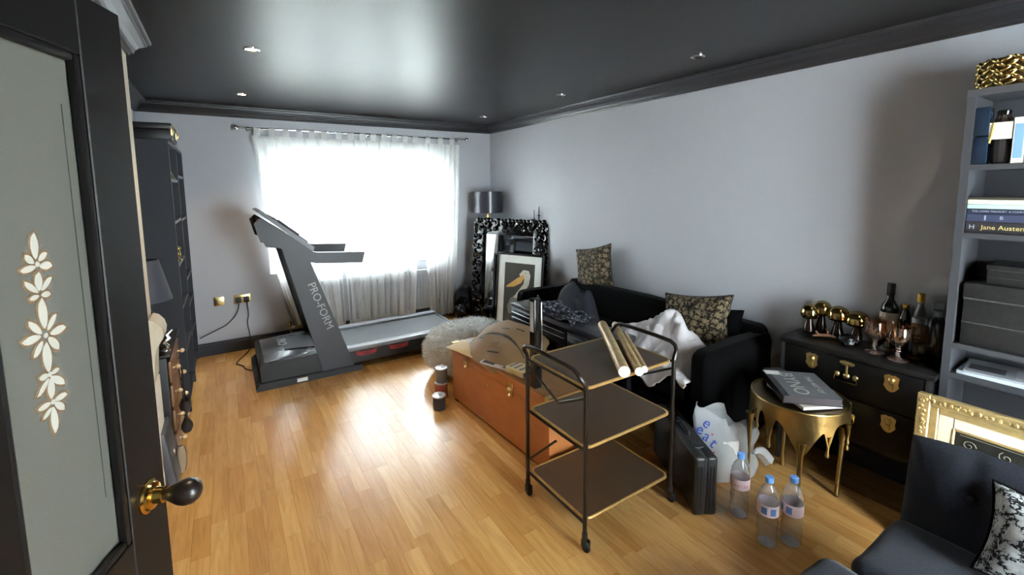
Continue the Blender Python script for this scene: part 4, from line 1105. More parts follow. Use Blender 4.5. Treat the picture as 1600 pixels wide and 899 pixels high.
# wallpaper rolls on the trolley
GPAPER = mat('gold_patterned_wallpaper', (186, 160, 112), 0.42, 0.25, var=(26, 0.45, 5), stretch=(1, 1, 1))
def roll(label, p0, p1, r, tube_r):
    p0, p1 = Vector(p0), Vector(p1); c = (p0+p1)/2; L = (p1-p0).length
    d = (p1-p0).normalized()
    t = thing('wallpaper_roll', label, 'wallpaper roll', c, group='gold wallpaper rolls on the trolley')
    t.rotation_euler = d.to_track_quat('Z', 'Y').to_euler()
    MB().lathe([(r-0.002, -L/2), (r, -L/2+0.002), (r, L/2-0.002), (r-0.002, L/2), (tube_r+0.001, L/2), (tube_r+0.001, -L/2), (r-0.002, -L/2)], 28).build('paper', GPAPER, t)
    ends = MB()
    for s in (-1, 1):
        for k in range(4):
            a, b = tube_r+(r-tube_r)*k/4, tube_r+(r-tube_r)*(k+0.8)/4
            ends.lathe([(a, s*(L/2+0.0002)), (b, s*(L/2+0.0002)), (b, s*(L/2+0.0018)), (a, s*(L/2+0.0018)), (a, s*(L/2+0.0002))], 24)
    ends.build('coiled_edge', PAPER, t)
    MB().lathe([(tube_r*0.85, -L/2-0.002), (tube_r, -L/2-0.002), (tube_r, L/2+0.002), (tube_r*0.85, L/2+0.002), (tube_r*0.85, -L/2-0.002)], 20).build('core', WHITE, t)
roll('gold wallpaper roll with the wider white end, left of the three on the trolley', (1.458, 1.345, 0.775), (1.86, 1.895, 0.775), 0.027, 0.010)
roll('gold wallpaper roll at the right of the three on the trolley', (1.525, 1.318, 0.769), (1.935, 1.865, 0.769), 0.0205, 0.010)
roll('slim pale wallpaper roll wedged beside the right-hand roll on the trolley', (1.572, 1.330, 0.7645), (1.86, 1.715, 0.7645), 0.0165, 0.009)
# ------------------------------------------------------------------ sofa (along the right wall, faces -x)
sf = thing('sofa', 'black velvet two-seat sofa along the right wall', 'sofa', (2.58, 2.40, 0))
SY0, SY1, SX0, SX1 = -0.975, 1.0, -0.365, 0.372
def soft(x0, y0, z0, x1, y1, z1, bev, name, m, parent, seed=0, amp=0.008, seg=5, sub=3):
    bm = bmesh.new(); bmesh.ops.create_cube(bm, size=1.0)
    for v in bm.verts: v.co = Vector(((x0+x1)/2+v.co.x*(x1-x0), (y0+y1)/2+v.co.y*(y1-y0), (z0+z1)/2+v.co.z*(z1-z0)))
    bmesh.ops.subdivide_edges(bm, edges=bm.edges[:], cuts=sub, use_grid_fill=True)
    sharp = [e for e in bm.edges if len(e.link_faces) == 2 and e.calc_face_angle() > 0.5]
    bmesh.ops.bevel(bm, geom=sharp, offset=bev, segments=seg, profile=0.5, affect='EDGES')
    cx, cy, cz = (x0+x1)/2, (y0+y1)/2, (z0+z1)/2
    for v in bm.verts:
        n = Vector((v.co.x-cx, v.co.y-cy, v.co.z-cz)).normalized()
        v.co += n*amp*fbm(v.co.x*5+seed, v.co.y*5, v.co.z*5)
    o = MB().bm(bm).build(name, m, parent, True, 60)
    return o
soft(SX0+0.03, SY0+0.14, 0.07, SX1-0.14, SY1-0.14, 0.30, 0.03, 'seat_base', VELVET, sf)
for k in range(2):
    soft(SX0-0.005, SY0+0.145+k*0.858, 0.302, SX1-0.15, SY0+0.145+(k+1)*0.85, 0.445, 0.045, 'seat_cushion', VELVET, sf, seed=k*3, amp=0.02)
soft(SX1-0.145, SY0+0.04, 0.07, SX1, SY1-0.04, 0.70, 0.055, 'backrest', VELVET, sf, seed=5, amp=0.02)
for (a, b) in ((SY0, SY0+0.142), (SY1-0.142, SY1)):
    soft(SX0, a, 0.06, SX1-0.02, b, 0.655, 0.065, 'armrest', VELVET, sf, seed=a, amp=0.012)
for y in (SY0+0.07, SY1-0.07):
    for x in (SX0+0.08, SX1-0.08): MB().lathe([(0.028, 0), (0.04, 0.02), (0.042, 0.045), (0.03, 0.068)], 16, c=(x, y, 0)).build('foot', BLACKG, sf)

def cushion(label, loc, rot, sx, sz, th, m, piping, cat='cushion', name='cushion', p=0.38, pinch=0.10):
    """local: face in x-z plane, normal +-y"""
    t = thing(name, label, cat, loc, rot=rot)
    def P(u, v, s):
        a, b = 2*u-1, 2*v-1
        x = sx/2*a*(1-pinch*(1-b*b)); z = sz/2*b*(1-pinch*(1-a*a))
        y = s*th/2*(max(0, 1-a*a)*max(0, 1-b*b))**p*(1+0.15*fbm(a*2, b*2, s+sx))
        return (x, y, z+sz/2)
    n = 20
    MB().grid(lambda u, v: P(u, v, -1), n, n).grid(lambda u, v: P(u, v, 1), n, n).build('cover', m, t, True, 80)
    per = [P(k/n, 0, 0) for k in range(n)] + [P(1, k/n, 0) for k in range(n)] + [P(1-k/n, 1, 0) for k in range(n)] + [P(0, 1-k/n, 0) for k in range(n)]
    MB().tube(per, 0.005, 6, True).build('piping', piping, t)
    return t
PIPE = mat('dark_piping', (40, 34, 28), 0.7)
# facing -x: local -y -> world -x : rotate so that local x -> world -y
cushion('gold scale-patterned cushion perched on the far end of the sofa back', (2.85, 3.0, 0.668), (R_(-6), R_(-13), R_(-90)), 0.48, 0.38, 0.13, SCALES, PIPE)
cushion('gold scale-patterned cushion leaning on the sofa beside the blanket', (2.66, 1.84, 0.44), (R_(-20), R_(-9), R_(-86)), 0.52, 0.42, 0.15, SCALES, PIPE)
cushion('black velvet cushion half hidden behind the scale-patterned one on the sofa', (2.72, 1.74, 0.442), (R_(-14), R_(-4), R_(-88)), 0.38, 0.34, 0.10, VELVET, VELVET)

# pale blanket heaped on the sofa
BLK = mat('pale_grey_blanket', (196, 190, 192), 0.9, var=(5, 0.08, 4), bump=(90, 0.35, 0.003), sheen=0.1)
t = thing('blanket', 'pale grey blanket heaped on the sofa seat', 'blanket', (2.40, 1.90, 0))
def blk(u, v):
    y = -0.36+0.74*u + 0.03*fbm(u*2, v*2, 4); s = v
    x = -0.225 + 0.50*s + 0.04*math.sin(4*u*PI)*(1-s)
    z = 0.456
    hump = 0.27*math.exp(-((y+0.02)/0.17)**2-((x-0.10)/0.16)**2) + 0.12*math.exp(-((y+0.22)/0.13)**2-((x-0.02)/0.16)**2) + 0.13*math.exp(-((y-0.22)/0.15)**2-((x-0.04)/0.2)**2)
    rd = 1-abs(fbm(x*4+3, y*4, 1))*2.2
    wob = fbm(x*3, y*3, 7)
    z += hump*(1+0.25*fbm(x*9, y*9, 5)) + 0.030*max(0, rd)**2 + 0.013*math.sin(21*y+16*x+6*wob)*(0.5+hump*3) + 0.008*math.sin(46*x-25*y+9*wob)*(0.5+hump*2) + 0.012*fbm(x*16, y*16, 2)
    if x < -0.17:
        k = -0.17-x
        z -= k*1.2; x = -0.17-0.35*k - 0.01*math.sin(15*y)
    edge = min(u, 1-u)
    if edge < 0.08: z = 0.455+(z-0.455)*(edge/0.08)**0.5
    return (x-0.03, y, max(z, 0.33))
MB().grid(blk, 110, 84, thick=0.006).build('folds', BLK, t, True, 180)
MB().tube([Vector(blk(k/40, 0.0))+Vector((0, 0, 0.0)) for k in range(41)], 0.006, 6).build('hem', BLK, t)

# low black console between chest and sofa
cn = thing('console_bench', 'glossy black low bench between the wooden chest and the sofa', 'bench', (2.03, 2.50, 0))
PB_ = mat('black_lacquer_bench', (22, 22, 26), 0.22)
MB().rbox(-0.09, -0.60, 0.615, 0.13, 0.55, 0.65, 0.006).build('top', mat('bench_top_lacquer', (58, 58, 64), 0.25), cn)
MB().rbox(-0.082, -0.59, 0.40, 0.125, 0.54, 0.612, 0.006).build('body', PB_, cn)
for (a, b) in ((-0.58, -0.185), (-0.175, 0.22), (0.23, 0.53)):
    d = MB().rbox(-0.092, a, 0.415, -0.0825, b, 0.60, 0.004).build('drawer_front', PB_, cn)
    MB().cyl((-0.095, a+0.02, 0.585), (-0.095, b-0.02, 0.585), 0.003).cyl((-0.095, a+0.02, 0.545), (-0.095, b-0.02, 0.545), 0.002).build('chrome_line', CHROME, d)
for y in (-0.56, 0.51):
    for x in (-0.07, 0.10): MB().box(x-0.018, y-0.018, 0, x+0.018, y+0.018, 0.40).build('leg', PB_, cn, False)
MB().box(-0.0945, -0.275, 0.445, -0.0925, -0.215, 0.505).build('price_tag', WHITE, cn, False)
# navy garment and zebra scarf
t = thing('navy_garment', 'crumpled dark navy garment heaped on the sofa behind the bench', 'garment', (2.36, 2.70, 0.447))
NV = mat('navy_cloth', (21, 21, 31), 0.9, var=(20, 0.2, 3), bump=(40, 0.5, 0.006))
def heap(sx, sy, h, seed, e=0.7):
    def P(u, v):
        a = 2*PI*u; r = v
        x, y = sx*r*math.cos(a), sy*r*math.sin(a)
        z = h*(1-r**2.6)**e*(0.85+0.20*fbm(x*5+seed, y*5, seed)) + 0.05*fbm(x*12, y*12, seed)*(1-r) + 0.012*math.sin(40*y+20*x+6*fbm(x*6, y*6, 1))*(1-r)
        return (x, y, max(0.001, z))
    return P
MB().grid(heap(0.14, 0.25, 0.38, 2.5), 80, 36).build('heap', NV, t, True, 180)
MB().grid(lambda u, v: (-0.10+0.05*u, -0.18+0.30*u, 0.10+0.16*v+0.03*math.sin(8*u)), 16, 6, thick=0.006).build('sleeve', NV, t)
t = thing('zebra_scarf', 'black and white striped satin scarf draped over the black bench', 'scarf', (2.03, 2.48, 0.652))
def scf(u, v):
    y = -0.22+0.50*u; x = -0.10+0.22*v
    return (x+0.02*math.sin(9*u), y, 0.028*abs(math.sin(11*u+5*v))+0.05*math.exp(-((u-0.75)/0.2)**2)*(1-v*0.3)+0.012*fbm(u*8, v*6, 2)+0.006)
MB().grid(scf, 50, 16, thick=0.003).build('folds', ZEBRA, t, True, 180)
MB().ell((0.0, 0.30, 0.06), (0.012, 0.012, 0.045)).build('knot', ZEBRA, t)

# ------------------------------------------------------------------ black tool case, carrier bag, water bottles
cdv = Vector((1.875-2.12, 1.20-1.62, 0)); crz = math.atan2(cdv.y, cdv.x)
t = thing('tool_case', 'black ribbed plastic tool case standing by the trolley', 'case', (2.01, 1.43, 0), rz=crz)
CASE = mat('black_blow_moulded_plastic', (28, 28, 30), 0.42, bump=(140, 0.2, 0.001))
hl = 0.275
for s in (-1, 1):
    MB().rbox(-hl, 0.0006 if s > 0 else -0.056, 0.0, hl, 0.056 if s > 0 else -0.0006, 0.300, 0.014, 3).build('shell_half', CASE, t)
MB().rbox(-hl+0.006, -0.012, 0.006, hl-0.006, 0.012, 0.294, 0.004).build('seam_band', BLACKM, t)
for x in (hl-0.004,):
    for y in (-0.042, -0.026, 0.018, 0.034): MB().rbox(x, y, 0.04, x+0.008, y+0.007, 0.255, 0.002, 1).build('rib', CASE, t)
h_ = MB().tube([(-0.07, 0, 0.298), (-0.068, 0, 0.318), (-0.05, 0, 0.326), (0.05, 0, 0.326), (0.068, 0, 0.318), (0.07, 0, 0.298)], 0.010, 8).build('handle', CASE, t)
for x in (-0.17, 0.17): MB().rbox(x-0.022, -0.024, 0.288, x+0.022, 0.024, 0.306, 0.005).build('latch', BLACKM, t)
for x in (-0.2, -0.1, 0.1, 0.2): MB().rbox(x-0.012, 0.05, 0.03, x+0.012, 0.060, 0.27, 0.004, 1).build('rib', CASE, t)

def film_material():
    m, nt, b, out = newmat('thin_plastic_bag_film')
    b.inputs['Base Color'].default_value = lin((214, 218, 222)); b.inputs['Roughness'].default_value = 0.22
    tp = nt.nodes.new('ShaderNodeBsdfTransparent'); tl = nt.nodes.new('ShaderNodeBsdfTranslucent'); tl.inputs[0].default_value = (0.75, 0.78, 0.8, 1)
    tc = nt.nodes.new('ShaderNodeTexCoord'); n = nt.nodes.new('ShaderNodeTexNoise'); n.inputs['Scale'].default_value = 24; n.inputs['Detail'].default_value = 4
    nt.links.new(tc.outputs['Object'], n.inputs['Vector'])
    bp = nt.nodes.new('ShaderNodeBump'); bp.inputs['Strength'].default_value = 0.7; bp.inputs['Distance'].default_value = 0.01
    nt.links.new(n.outputs['Fac'], bp.inputs['Height']); nt.links.new(bp.outputs[0], b.inputs['Normal'])
    m1 = nt.nodes.new('ShaderNodeMixShader'); m1.inputs[0].default_value = 0.3
    m2 = nt.nodes.new('ShaderNodeMixShader'); m2.inputs[0].default_value = 0.42
    nt.links.new(b.outputs[0], m1.inputs[1]); nt.links.new(tl.outputs[0], m1.inputs[2]); nt.links.new(m1.outputs[0], m2.inputs[1]); nt.links.new(tp.outputs[0], m2.inputs[2]); nt.links.new(m2.outputs[0], out.inputs[0])
    return m
FILM = film_material()
t = thing('carrier_bag', 'translucent plastic carrier bag with blue lettering slumped on the floor', 'carrier bag', (2.222, 1.322, 0), rz=R_(-34))
# local: x right as seen, -y towards camera
def cbag(u, v):
    a = 2*PI*u
    rx = 0.172*(1-0.06*v)+0.02*math.sin(3*a+2*v); ry = 0.052*(1-0.7*v)
    z = 0.33*v*(1-0.10*math.cos(a+0.6)*v) + 0.02*v*math.sin(5*a)
    k = 1+0.16*fbm(math.cos(a)*2.2, math.sin(a)*2.2, v*3.0)
    return (rx*k*math.cos(a)-0.02*v, ry*k*math.sin(a), max(0.002, z + (0.05*v*v if math.cos(a) < 0.2 else 0)))
MB().grid(cbag, 56, 18).build('bag_skin', FILM, t, True, 180, fix=False)
MB().grid(lambda u, v: (0.14+0.10*u+0.02*math.sin(5*v), -0.02+0.06*(v-0.5)*(1-0.3*u), 0.16+0.02*math.sin(4*u)-0.05*u+0.03*math.sin(6*v)), 12, 8).build('bag_handle', FILM, t, True, 180, fix=False)
MB().rbox(-0.02, -0.03, 0.06, 0.07, -0.005, 0.22, 0.006).build('paper_insert', PAPER, t)
BLUE = mat('blue_print', (34, 66, 170), 0.5); REDP = mat('red_print', (206, 52, 48), 0.5)
def on_bag(u, v, size, ch, m, nm):
    p = Vector(cbag(u, v)); tu = Vector(cbag(u+0.015, v)) - Vector(cbag(u-0.015, v)); tv = Vector(cbag(u, v+0.05)) - Vector(cbag(u, v-0.05))
    tu.normalize(); n_ = tu.cross(tv).normalized()
    xa = (tu*0.92 - tv.normalized()*0.38)
    text(nm, ch, size, m, t, frame_matrix(p + n_*0.006, xa, tv), 0.0006)
for u_, v_, ch, m_ in ((0.675, 0.84, 'e', BLUE), (0.705, 0.77, '.', REDP), (0.635, 0.74, 'e', BLUE), (0.668, 0.66, 'a', BLUE), (0.695, 0.59, 't', BLUE), (0.712, 0.52, '.', REDP)):
    on_bag(u_, v_, 0.085, ch, m_, 'bag_lettering' if ch != '.' else 'bag_dot')

PET_ = clear('clear_pet_bottle', (252, 253, 255), 0.08, 2.4, 0.08)
CAPB = mat('blue_bottle_cap', (104, 156, 224), 0.4); LBL = mat('pink_white_bottle_label', (226, 206, 212), 0.45, var=(30, 0.08, 2)); LBLP = mat('label_pink_text', (206, 110, 140), 0.5); LBLB = mat('label_blue_print', (96, 130, 190), 0.5)
def bottle_at(label, loc, rz):
    t = thing('water_bottle', label, 'bottle', loc, rz, group='water bottles on the floor')
    pr = [(0.034, 0), (0.040, 0.006), (0.042, 0.02), (0.039, 0.035), (0.042, 0.05), (0.0395, 0.065), (0.042, 0.08), (0.0395, 0.095), (0.042, 0.11), (0.038, 0.125), (0.0385, 0.14), (0.042, 0.15), (0.0415, 0.195), (0.043, 0.21), (0.040, 0.235), (0.028, 0.265), (0.016, 0.282), (0.0135, 0.288), (0.0135, 0.295)]
    bm_ = MB().lathe(pr, 40)
    for k_, (x_, y_, z_) in enumerate(bm_.v):
        a_ = math.atan2(y_, x_)
        f_ = 1 + (0.045*math.sin(4*a_+z_*70)*math.sin(PI*min(1, max(0, z_/0.145))) if z_ < 0.145 else 0) + (0.03*math.sin(6*a_-z_*60) if 0.2 < z_ < 0.25 else 0)
        bm_.v[k_] = (x_*f_, y_*f_, z_)
    bm_.build('bottle_body', PET_, t)
    MB().lathe([(0.030, 0.002), (0.036, 0.005), (0.030, 0.010), (0.012, 0.016), (0.0005, 0.017)], 24).build('punt', clear('bluish_bottle_base', (240, 244, 252), 0.08, 1.5, 0.30) if 'bluish_bottle_base' not in MATS else MATS['bluish_bottle_base'], t)
    MB().lathe([(0.0165, 0.292), (0.0172, 0.296), (0.0168, 0.314), (0.014, 0.316), (0.0005, 0.316)], 22).build('cap', CAPB, t)
    lb = MB().lathe([(0.0430, 0.148), (0.0432, 0.150), (0.0432, 0.198), (0.0430, 0.200), (0.0424, 0.198), (0.0424, 0.150), (0.0430, 0.148)], 36).build('label_wrap', LBL, t)
    for k, chx in enumerate('evian'):
        a = R_(-90 + (k-2)*17)
        M = frame_matrix((0.0436*math.cos(a), 0.0436*math.sin(a), 0.172), (-math.sin(a), math.cos(a), 0), (0, 0, 1))
        text('label_print', chx, 0.026, LBLP, lb, M, 0.0002)
    for a0 in (60, 110): 
        mbx = MB()
        for q in range(4):
            a, b = R_(a0+q*8), R_(a0+q*8+8)
            mbx.add([(0.0434*math.cos(a), 0.0434*math.sin(a), 0.158), (0.0434*math.cos(b), 0.0434*math.sin(b), 0.158), (0.0434*math.cos(b), 0.0434*math.sin(b), 0.19), (0.0434*math.cos(a), 0.0434*math.sin(a), 0.19)], [(0, 1, 2, 3)])
        mbx.build('label_panel', LBLB, lb, fix=False)
bottle_at('water bottle with its brand facing forward, nearest the tool case', (2.02, 1.112, 0), R_(-52))
bottle_at('water bottle, left one of the front pair', (1.955, 0.945, 0), R_(110))
bottle_at('water bottle, right one of the front pair beside the gold table leg', (2.045, 0.885, 0), R_(60))

# ------------------------------------------------------------------ gold drip table with books
DTX, DTY, DTH, DTR = 2.425, 1.055, 0.52, 0.213
t = thing('drip_table', 'round gold side table with dripping metal skirt', 'table', (DTX, DTY, 0))
MB().lathe([(0.0005, DTH-0.012), (DTR-0.004, DTH-0.012), (DTR-0.004, DTH), (0.0005, DTH)], 48).build('table_top', mat('dark_bronze_top', (104, 86, 58), 0.3, 0.9, var=(14, 0.25, 4)), t)
MB().tube([(DTR*math.cos(a), DTR*math.sin(a), DTH+0.001) for a in [2*PI*k/64 for k in range(64)]], 0.006, 8, True).build('rim', GOLDH, t)
feet = [(2.561, 0.91), (2.27, 0.966), (2.325, 1.24), (2.60, 1.195)]
legang = [math.atan2(y-DTY, x-DTX) for x, y in feet]
drips = [(R_(-20), 0.20), (R_(30), 0.17), (R_(88), 0.20), (R_(105), 0.13), (R_(150), 0.15), (R_(172), 0.21), (R_(-120), 0.19), (R_(-80), 0.16), (R_(-62), 0.22)]
def skirt_depth(a):
    d = 0.045
    for l in legang:
        q = (a-l+PI) % (2*PI) - PI
        d = max(d, 0.045+0.17*math.exp(-(abs(q)/0.30)**1.6))
    for l, h in drips:
        q = (a-l+PI) % (2*PI) - PI
        d = max(d, 0.045+(h-0.075)*math.exp(-(abs(q)/0.10)**1.6))
    return d
NS = 180
MB().grid(lambda u, v: ((DTR+0.002*v)*math.cos(2*PI*u), (DTR+0.002*v)*math.sin(2*PI*u), DTH-skirt_depth(2*PI*u)*v), NS, 8, thick=0.005).build('drip_skirt', GOLDH, t)
for a, (fx, fy) in zip(legang, feet):
    p0 = Vector((DTR*math.cos(a), DTR*math.sin(a), DTH-0.14)); p1 = Vector((fx-DTX, fy-DTY, 0))
    pts = [p0.lerp(p1, q) for q in (0, .2, .45, .8, .93, .97, 1.0)]
    MB().tube(pts, [0.022, 0.014, 0.0105, 0.0095, 0.012, 0.014, 0.012], 12).build('leg', GOLDH, t)
for a, h in drips:
    c = (DTR*math.cos(a), DTR*math.sin(a))
    MB().tube([(c[0], c[1], DTH-h+0.09), (c[0], c[1], DTH-h+0.03), (c[0], c[1], DTH-h+0.012), (c[0], c[1], DTH-h), (c[0], c[1], DTH-h-0.012), (c[0], c[1], DTH-h-0.018)], [0.013, 0.006, 0.006, 0.010, 0.009, 0.003], 10).build('drip', GOLDH, t)
def book(name, label, loc, rz, sx, sy, h, cover, pages=PAPER, spine='-x', bend=0.003):
    """lying flat; spine along one side"""
    t = thing(name, label, 'book', loc, rz)
    MB().box(-sx/2+0.003, -sy/2+0.004, 0.0025, sx/2-0.004, sy/2-0.004, h-0.0025).build('pages', pages, t, False)
    MB().rbox(-sx/2, -sy/2, 0, sx/2, sy/2, 0.0025, 0.001, 1).rbox(-sx/2, -sy/2, h-0.0025, sx/2, sy/2, h, 0.001, 1).rbox(-sx/2-0.002, -sy/2, 0, -sx/2+0.003, sy/2, h, 0.0012, 1).build('cover', cover, t)
    return t
BKD = mat('black_book_cover', (34, 34, 38), 0.3, var=(10, 0.15, 3))
book('paperback', 'slim pale book lying at the bottom of the pile on the gold table', (2.415, 1.03, DTH+0.007), R_(-28), 0.20, 0.27, 0.016, mat('pale_book_cover', (206, 200, 188), 0.5))
bk = book('coffee_table_book', 'large black coffee-table book with silver lettering on the gold table', (2.43, 1.055, DTH+0.0235), R_(-45), 0.255, 0.315, 0.038, BKD, mat('dark_page_edges', (60, 52, 56), 0.6))
c_ = MB().box(-0.10, -0.157, 0.0382, 0.128, 0.157, 0.0386).build('cover_photo', mat('grey_cover_photo', (104, 106, 112), 0.3, var=(6, 0.3, 4)), bk, False)
SILV = mat('silver_foil', (206, 206, 202), 0.3, 0.5)
Mt = frame_matrix((0.045, 0.0, 0.0392), (0, -1, 0), (1, 0, 0))
text('cover_title', 'BYNO', 0.095, SILV, bk, Mt @ TR(0, -0.075, 0), 0.0003)
text('cover_title', 'THE ART OF', 0.036, SILV, bk, Mt @ TR(0, 0.02, 0), 0.0003)
MB().box(-0.125, 0.10, 0.0388, -0.05, 0.15, 0.0393).build('price_sticker', PAPER, bk, False)
book('notebook', 'black soft notebook at the back of the gold table beside the big book', (2.51, 1.19, DTH+0.0075), R_(-30), 0.10, 0.15, 0.045, mat('dark_notebook', (40, 40, 44), 0.5, bump=(60, 0.3, 0.002)))

# ------------------------------------------------------------------ black trunk sideboard with brass hardware
SBX, SB0, SB1, SBT = 2.655, 0.605, 1.262, 0.735
sb = thing('trunk_sideboard', 'black trunk-style sideboard with brass clasps against the right wall', 'sideboard', ((SBX+2.95)/2, (SB0+SB1)/2, 0))
hx_, hy_ = (2.95-SBX)/2, (SB1-SB0)/2
MB().rbox(-hx_-0.015, -hy_-0.01, SBT-0.028, hx_, hy_+0.01, SBT, 0.005).build('top', mat('sideboard_top', (22, 20, 20), 0.42, var=(12, 0.2, 4), spec=0.3), sb)
MB().rbox(-hx_+0.008, -hy_, 0.27, hx_, hy_, SBT-0.03, 0.004).build('body', BLACKP, sb)
TRK = mat('black_trunk_vinyl', (11, 10, 10), 0.45, bump=(90, 0.3, 0.002), spec=0.25)
for (za, zb) in ((0.505, 0.70), (0.295, 0.495)):
    d = MB().rbox(-hx_-0.004, -hy_+0.03, za, -hx_+0.0075, hy_-0.03, zb, 0.004).build('drawer', TRK, sb)
    for y in (-hy_+0.145, hy_-0.165):
        zc = zb-0.055
        cl = MB().prism([(y-0.030, zc+0.030), (y-0.012, zc+0.040), (y, zc+0.036), (y+0.012, zc+0.040), (y+0.030, zc+0.030), (y+0.026, zc), (y+0.030, zc-0.018), (y+0.014, zc-0.040), (y, zc-0.046), (y-0.014, zc-0.040), (y-0.030, zc-0.018), (y-0.026, zc)], -hx_-0.009, -hx_-0.0045, 'x').build('clasp', BRASS, d)
        MB().ell((-hx_-0.012, y, zc+0.012), (0.010, 0.014, 0.016), 12, 8).rbox(-hx_-0.016, y-0.009, zc-0.032, -hx_-0.008, y+0.009, zc-0.006, 0.003).build('hasp', BRASS, cl)
    yc = 0.0
    zc = zb-0.05
    hp = MB().ell((-hx_-0.008, yc, zc+0.03), (0.006, 0.034, 0.015), 18, 8).cyl((-hx_-0.010, yc, zc+0.025), (-hx_-0.012, yc, zc-0.03), 0.006).ell((-hx_-0.010, yc, zc-0.035), (0.010, 0.016, 0.014), 12, 8).build('handle_plate', BRASS, d)
    for s in (-1, 1): MB().ell((-hx_-0.010, yc+s*0.040, zc-0.035), (0.010, 0.013, 0.014), 12, 8).build('handle_boss', BRASS, hp)
    MB().tube([(-hx_-0.014, yc-0.047, zc-0.03), (-hx_-0.02, yc-0.05, zc-0.06), (-hx_-0.02, yc-0.045, zc-0.066), (-hx_-0.02, yc+0.045, zc-0.066), (-hx_-0.02, yc+0.05, zc-0.06), (-hx_-0.014, yc+0.047, zc-0.03)], 0.0032, 6).build('bail_handle', GOLD, hp)
for s in (-1, 1):
    for q in (-1, 1): MB().rbox(q*hx_-0.0*q-0.02 if q > 0 else -hx_-0.002, s*(hy_-0.012)-0.012, 0, q*hx_ if q > 0 else -hx_+0.02, s*(hy_-0.012)+0.012, SBT-0.03, 0.003).build('corner_post', mat('charcoal_post', (38, 38, 40), 0.35), sb)

ZS = SBT+0.001
# gold mushrooms
MUG = mat('mirror_gold_ceramic', (158, 138, 88), 0.14, 1.0, var=(20, 0.2, 3)); MUK = mat('black_gold_stem', (40, 32, 26), 0.12, 0.6)
def mushroom(label, x, y, h, rc, tilt):
    t = thing('mushroom_ornament', label, 'ornament', (x, y, ZS), rot=(0, 0, tilt), group='gold mushroom ornaments on the sideboard')
    MB().lathe([(0.030, 0), (0.033, 0.006), (0.029, 0.03), (0.021, h*0.6), (0.017, h-0.01)], 20).build('stem', MUK, t)
    MB().lathe([(0.012, h-0.012), (rc*0.8, h-0.010), (rc, h+0.004), (rc*1.0, h+0.020), (rc*0.90, h+0.042), (rc*0.66, h+0.060), (rc*0.35, h+0.069), (0.0005, h+0.072)], 26).build('cap', MUG, t)
mushroom('gold-capped mushroom ornament, leftmost on the sideboard', 2.845, 1.205, 0.098, 0.047, 0)
mushroom('taller gold-capped mushroom ornament second from the left at the wall', 2.90, 1.165, 0.118, 0.050, 0.4)
mushroom('gold-capped mushroom ornament, third from the left', 2.885, 1.075, 0.108, 0.054, 0.8)
mushroom('wide gold-capped mushroom ornament, rightmost of the four', 2.90, 0.992, 0.096, 0.060, 1.2)
t = thing('bone_ornament', 'small coppery antler ornament in front of the mushrooms', 'ornament', (2.80, 1.10, ZS), rz=R_(-60))
CPR = mat('copper_rose_metal', (190, 140, 112), 0.3, 0.7)
MB().tube([(-0.06, 0, 0.008), (-0.02, 0.004, 0.014), (0.02, 0, 0.018), (0.05, -0.004, 0.012)], [0.004, 0.008, 0.010, 0.006], 8).build('beam', CPR, t)
for p in ([(0.01, 0, 0.02), (0.012, 0.006, 0.04), (0.0, 0.012, 0.055)], [(-0.03, 0, 0.014), (-0.045, 0.01, 0.036)], [(0.035, 0, 0.016), (0.045, -0.02, 0.02)]): MB().tube(p, [0.005, 0.004, 0.002][:len(p)], 6).build('tine', CPR, t)
t = thing('black_skull_ornament', 'faceted black glass ornament beside the wine glasses', 'ornament', (2.775, 0.985, ZS), rz=R_(30))
g = random.Random(11); bm = bmesh.new(); bmesh.ops.create_icosphere(bm, subdivisions=2, radius=0.038)
for v in bm.verts: v.co *= 1+g.uniform(-0.18, 0.18); v.co.z = max(v.co.z*0.8+0.03, 0)
MB().bm(bm).build('body', BLACKG, t, False)
for p in ((0.03, 0.01), (-0.03, 0.015), (0.005, -0.035)):
    bm = bmesh.new(); bmesh.ops.create_icosphere(bm, subdivisions=1, radius=0.02)
    for v in bm.verts: v.co = Vector((v.co.x+p[0], v.co.y+p[1], v.co.z+0.02))
    MB().bm(bm).build('facet_lump', BLACKG, t, False)
# wine glasses
AMB = clear('smoky_amber_glass', (228, 208, 190), 0.05, 1.8, 0.04, (170, 150, 134))
AMBF = clear('amber_glass_foot', (226, 204, 184), 0.08, 3.5, 0.12, (196, 166, 148))
def goblet(label, x, y, s=1.0):
    t = thing('wine_glass', label, 'glass', (x, y, ZS), group='amber goblets on the sideboard')
    t.scale = (1.06, 1.06, 1.2)
    MB().lathe([(0.036*s, 0), (0.037*s, 0.003), (0.02*s, 0.006), (0.009*s, 0.010), (0.0005, 0.010)], 28).build('foot', AMBF, t)
    st = MB()
    for k in range(4): st.ell((0.002*math.cos(k*2), 0.002*math.sin(k*2), 0.016+k*0.0105), (0.0085*s, 0.0085*s, 0.007), 10, 6)
    st.build('twisted_stem', AMBF, t)
    MB().lathe([(0.006*s, 0.055), (0.022*s, 0.060), (0.037*s, 0.075), (0.0425*s, 0.095), (0.0425*s, 0.115), (0.0395*s, 0.138), (0.0385*s, 0.138), (0.0413*s, 0.115), (0.0412*s, 0.095), (0.0355*s, 0.077), (0.02*s, 0.0625), (0.0005, 0.060)], 30).build('bowl', AMB, t)
goblet('amber goblet at the left of the group on the sideboard', 2.765, 0.865, 1.05)
goblet('amber goblet at the back of the group on the sideboard', 2.875, 0.845, 1.05)
goblet('amber goblet nearest the camera on the sideboard', 2.745, 0.762, 1.05)
goblet('amber goblet at the right of the group on the sideboard', 2.85, 0.725, 1.05)
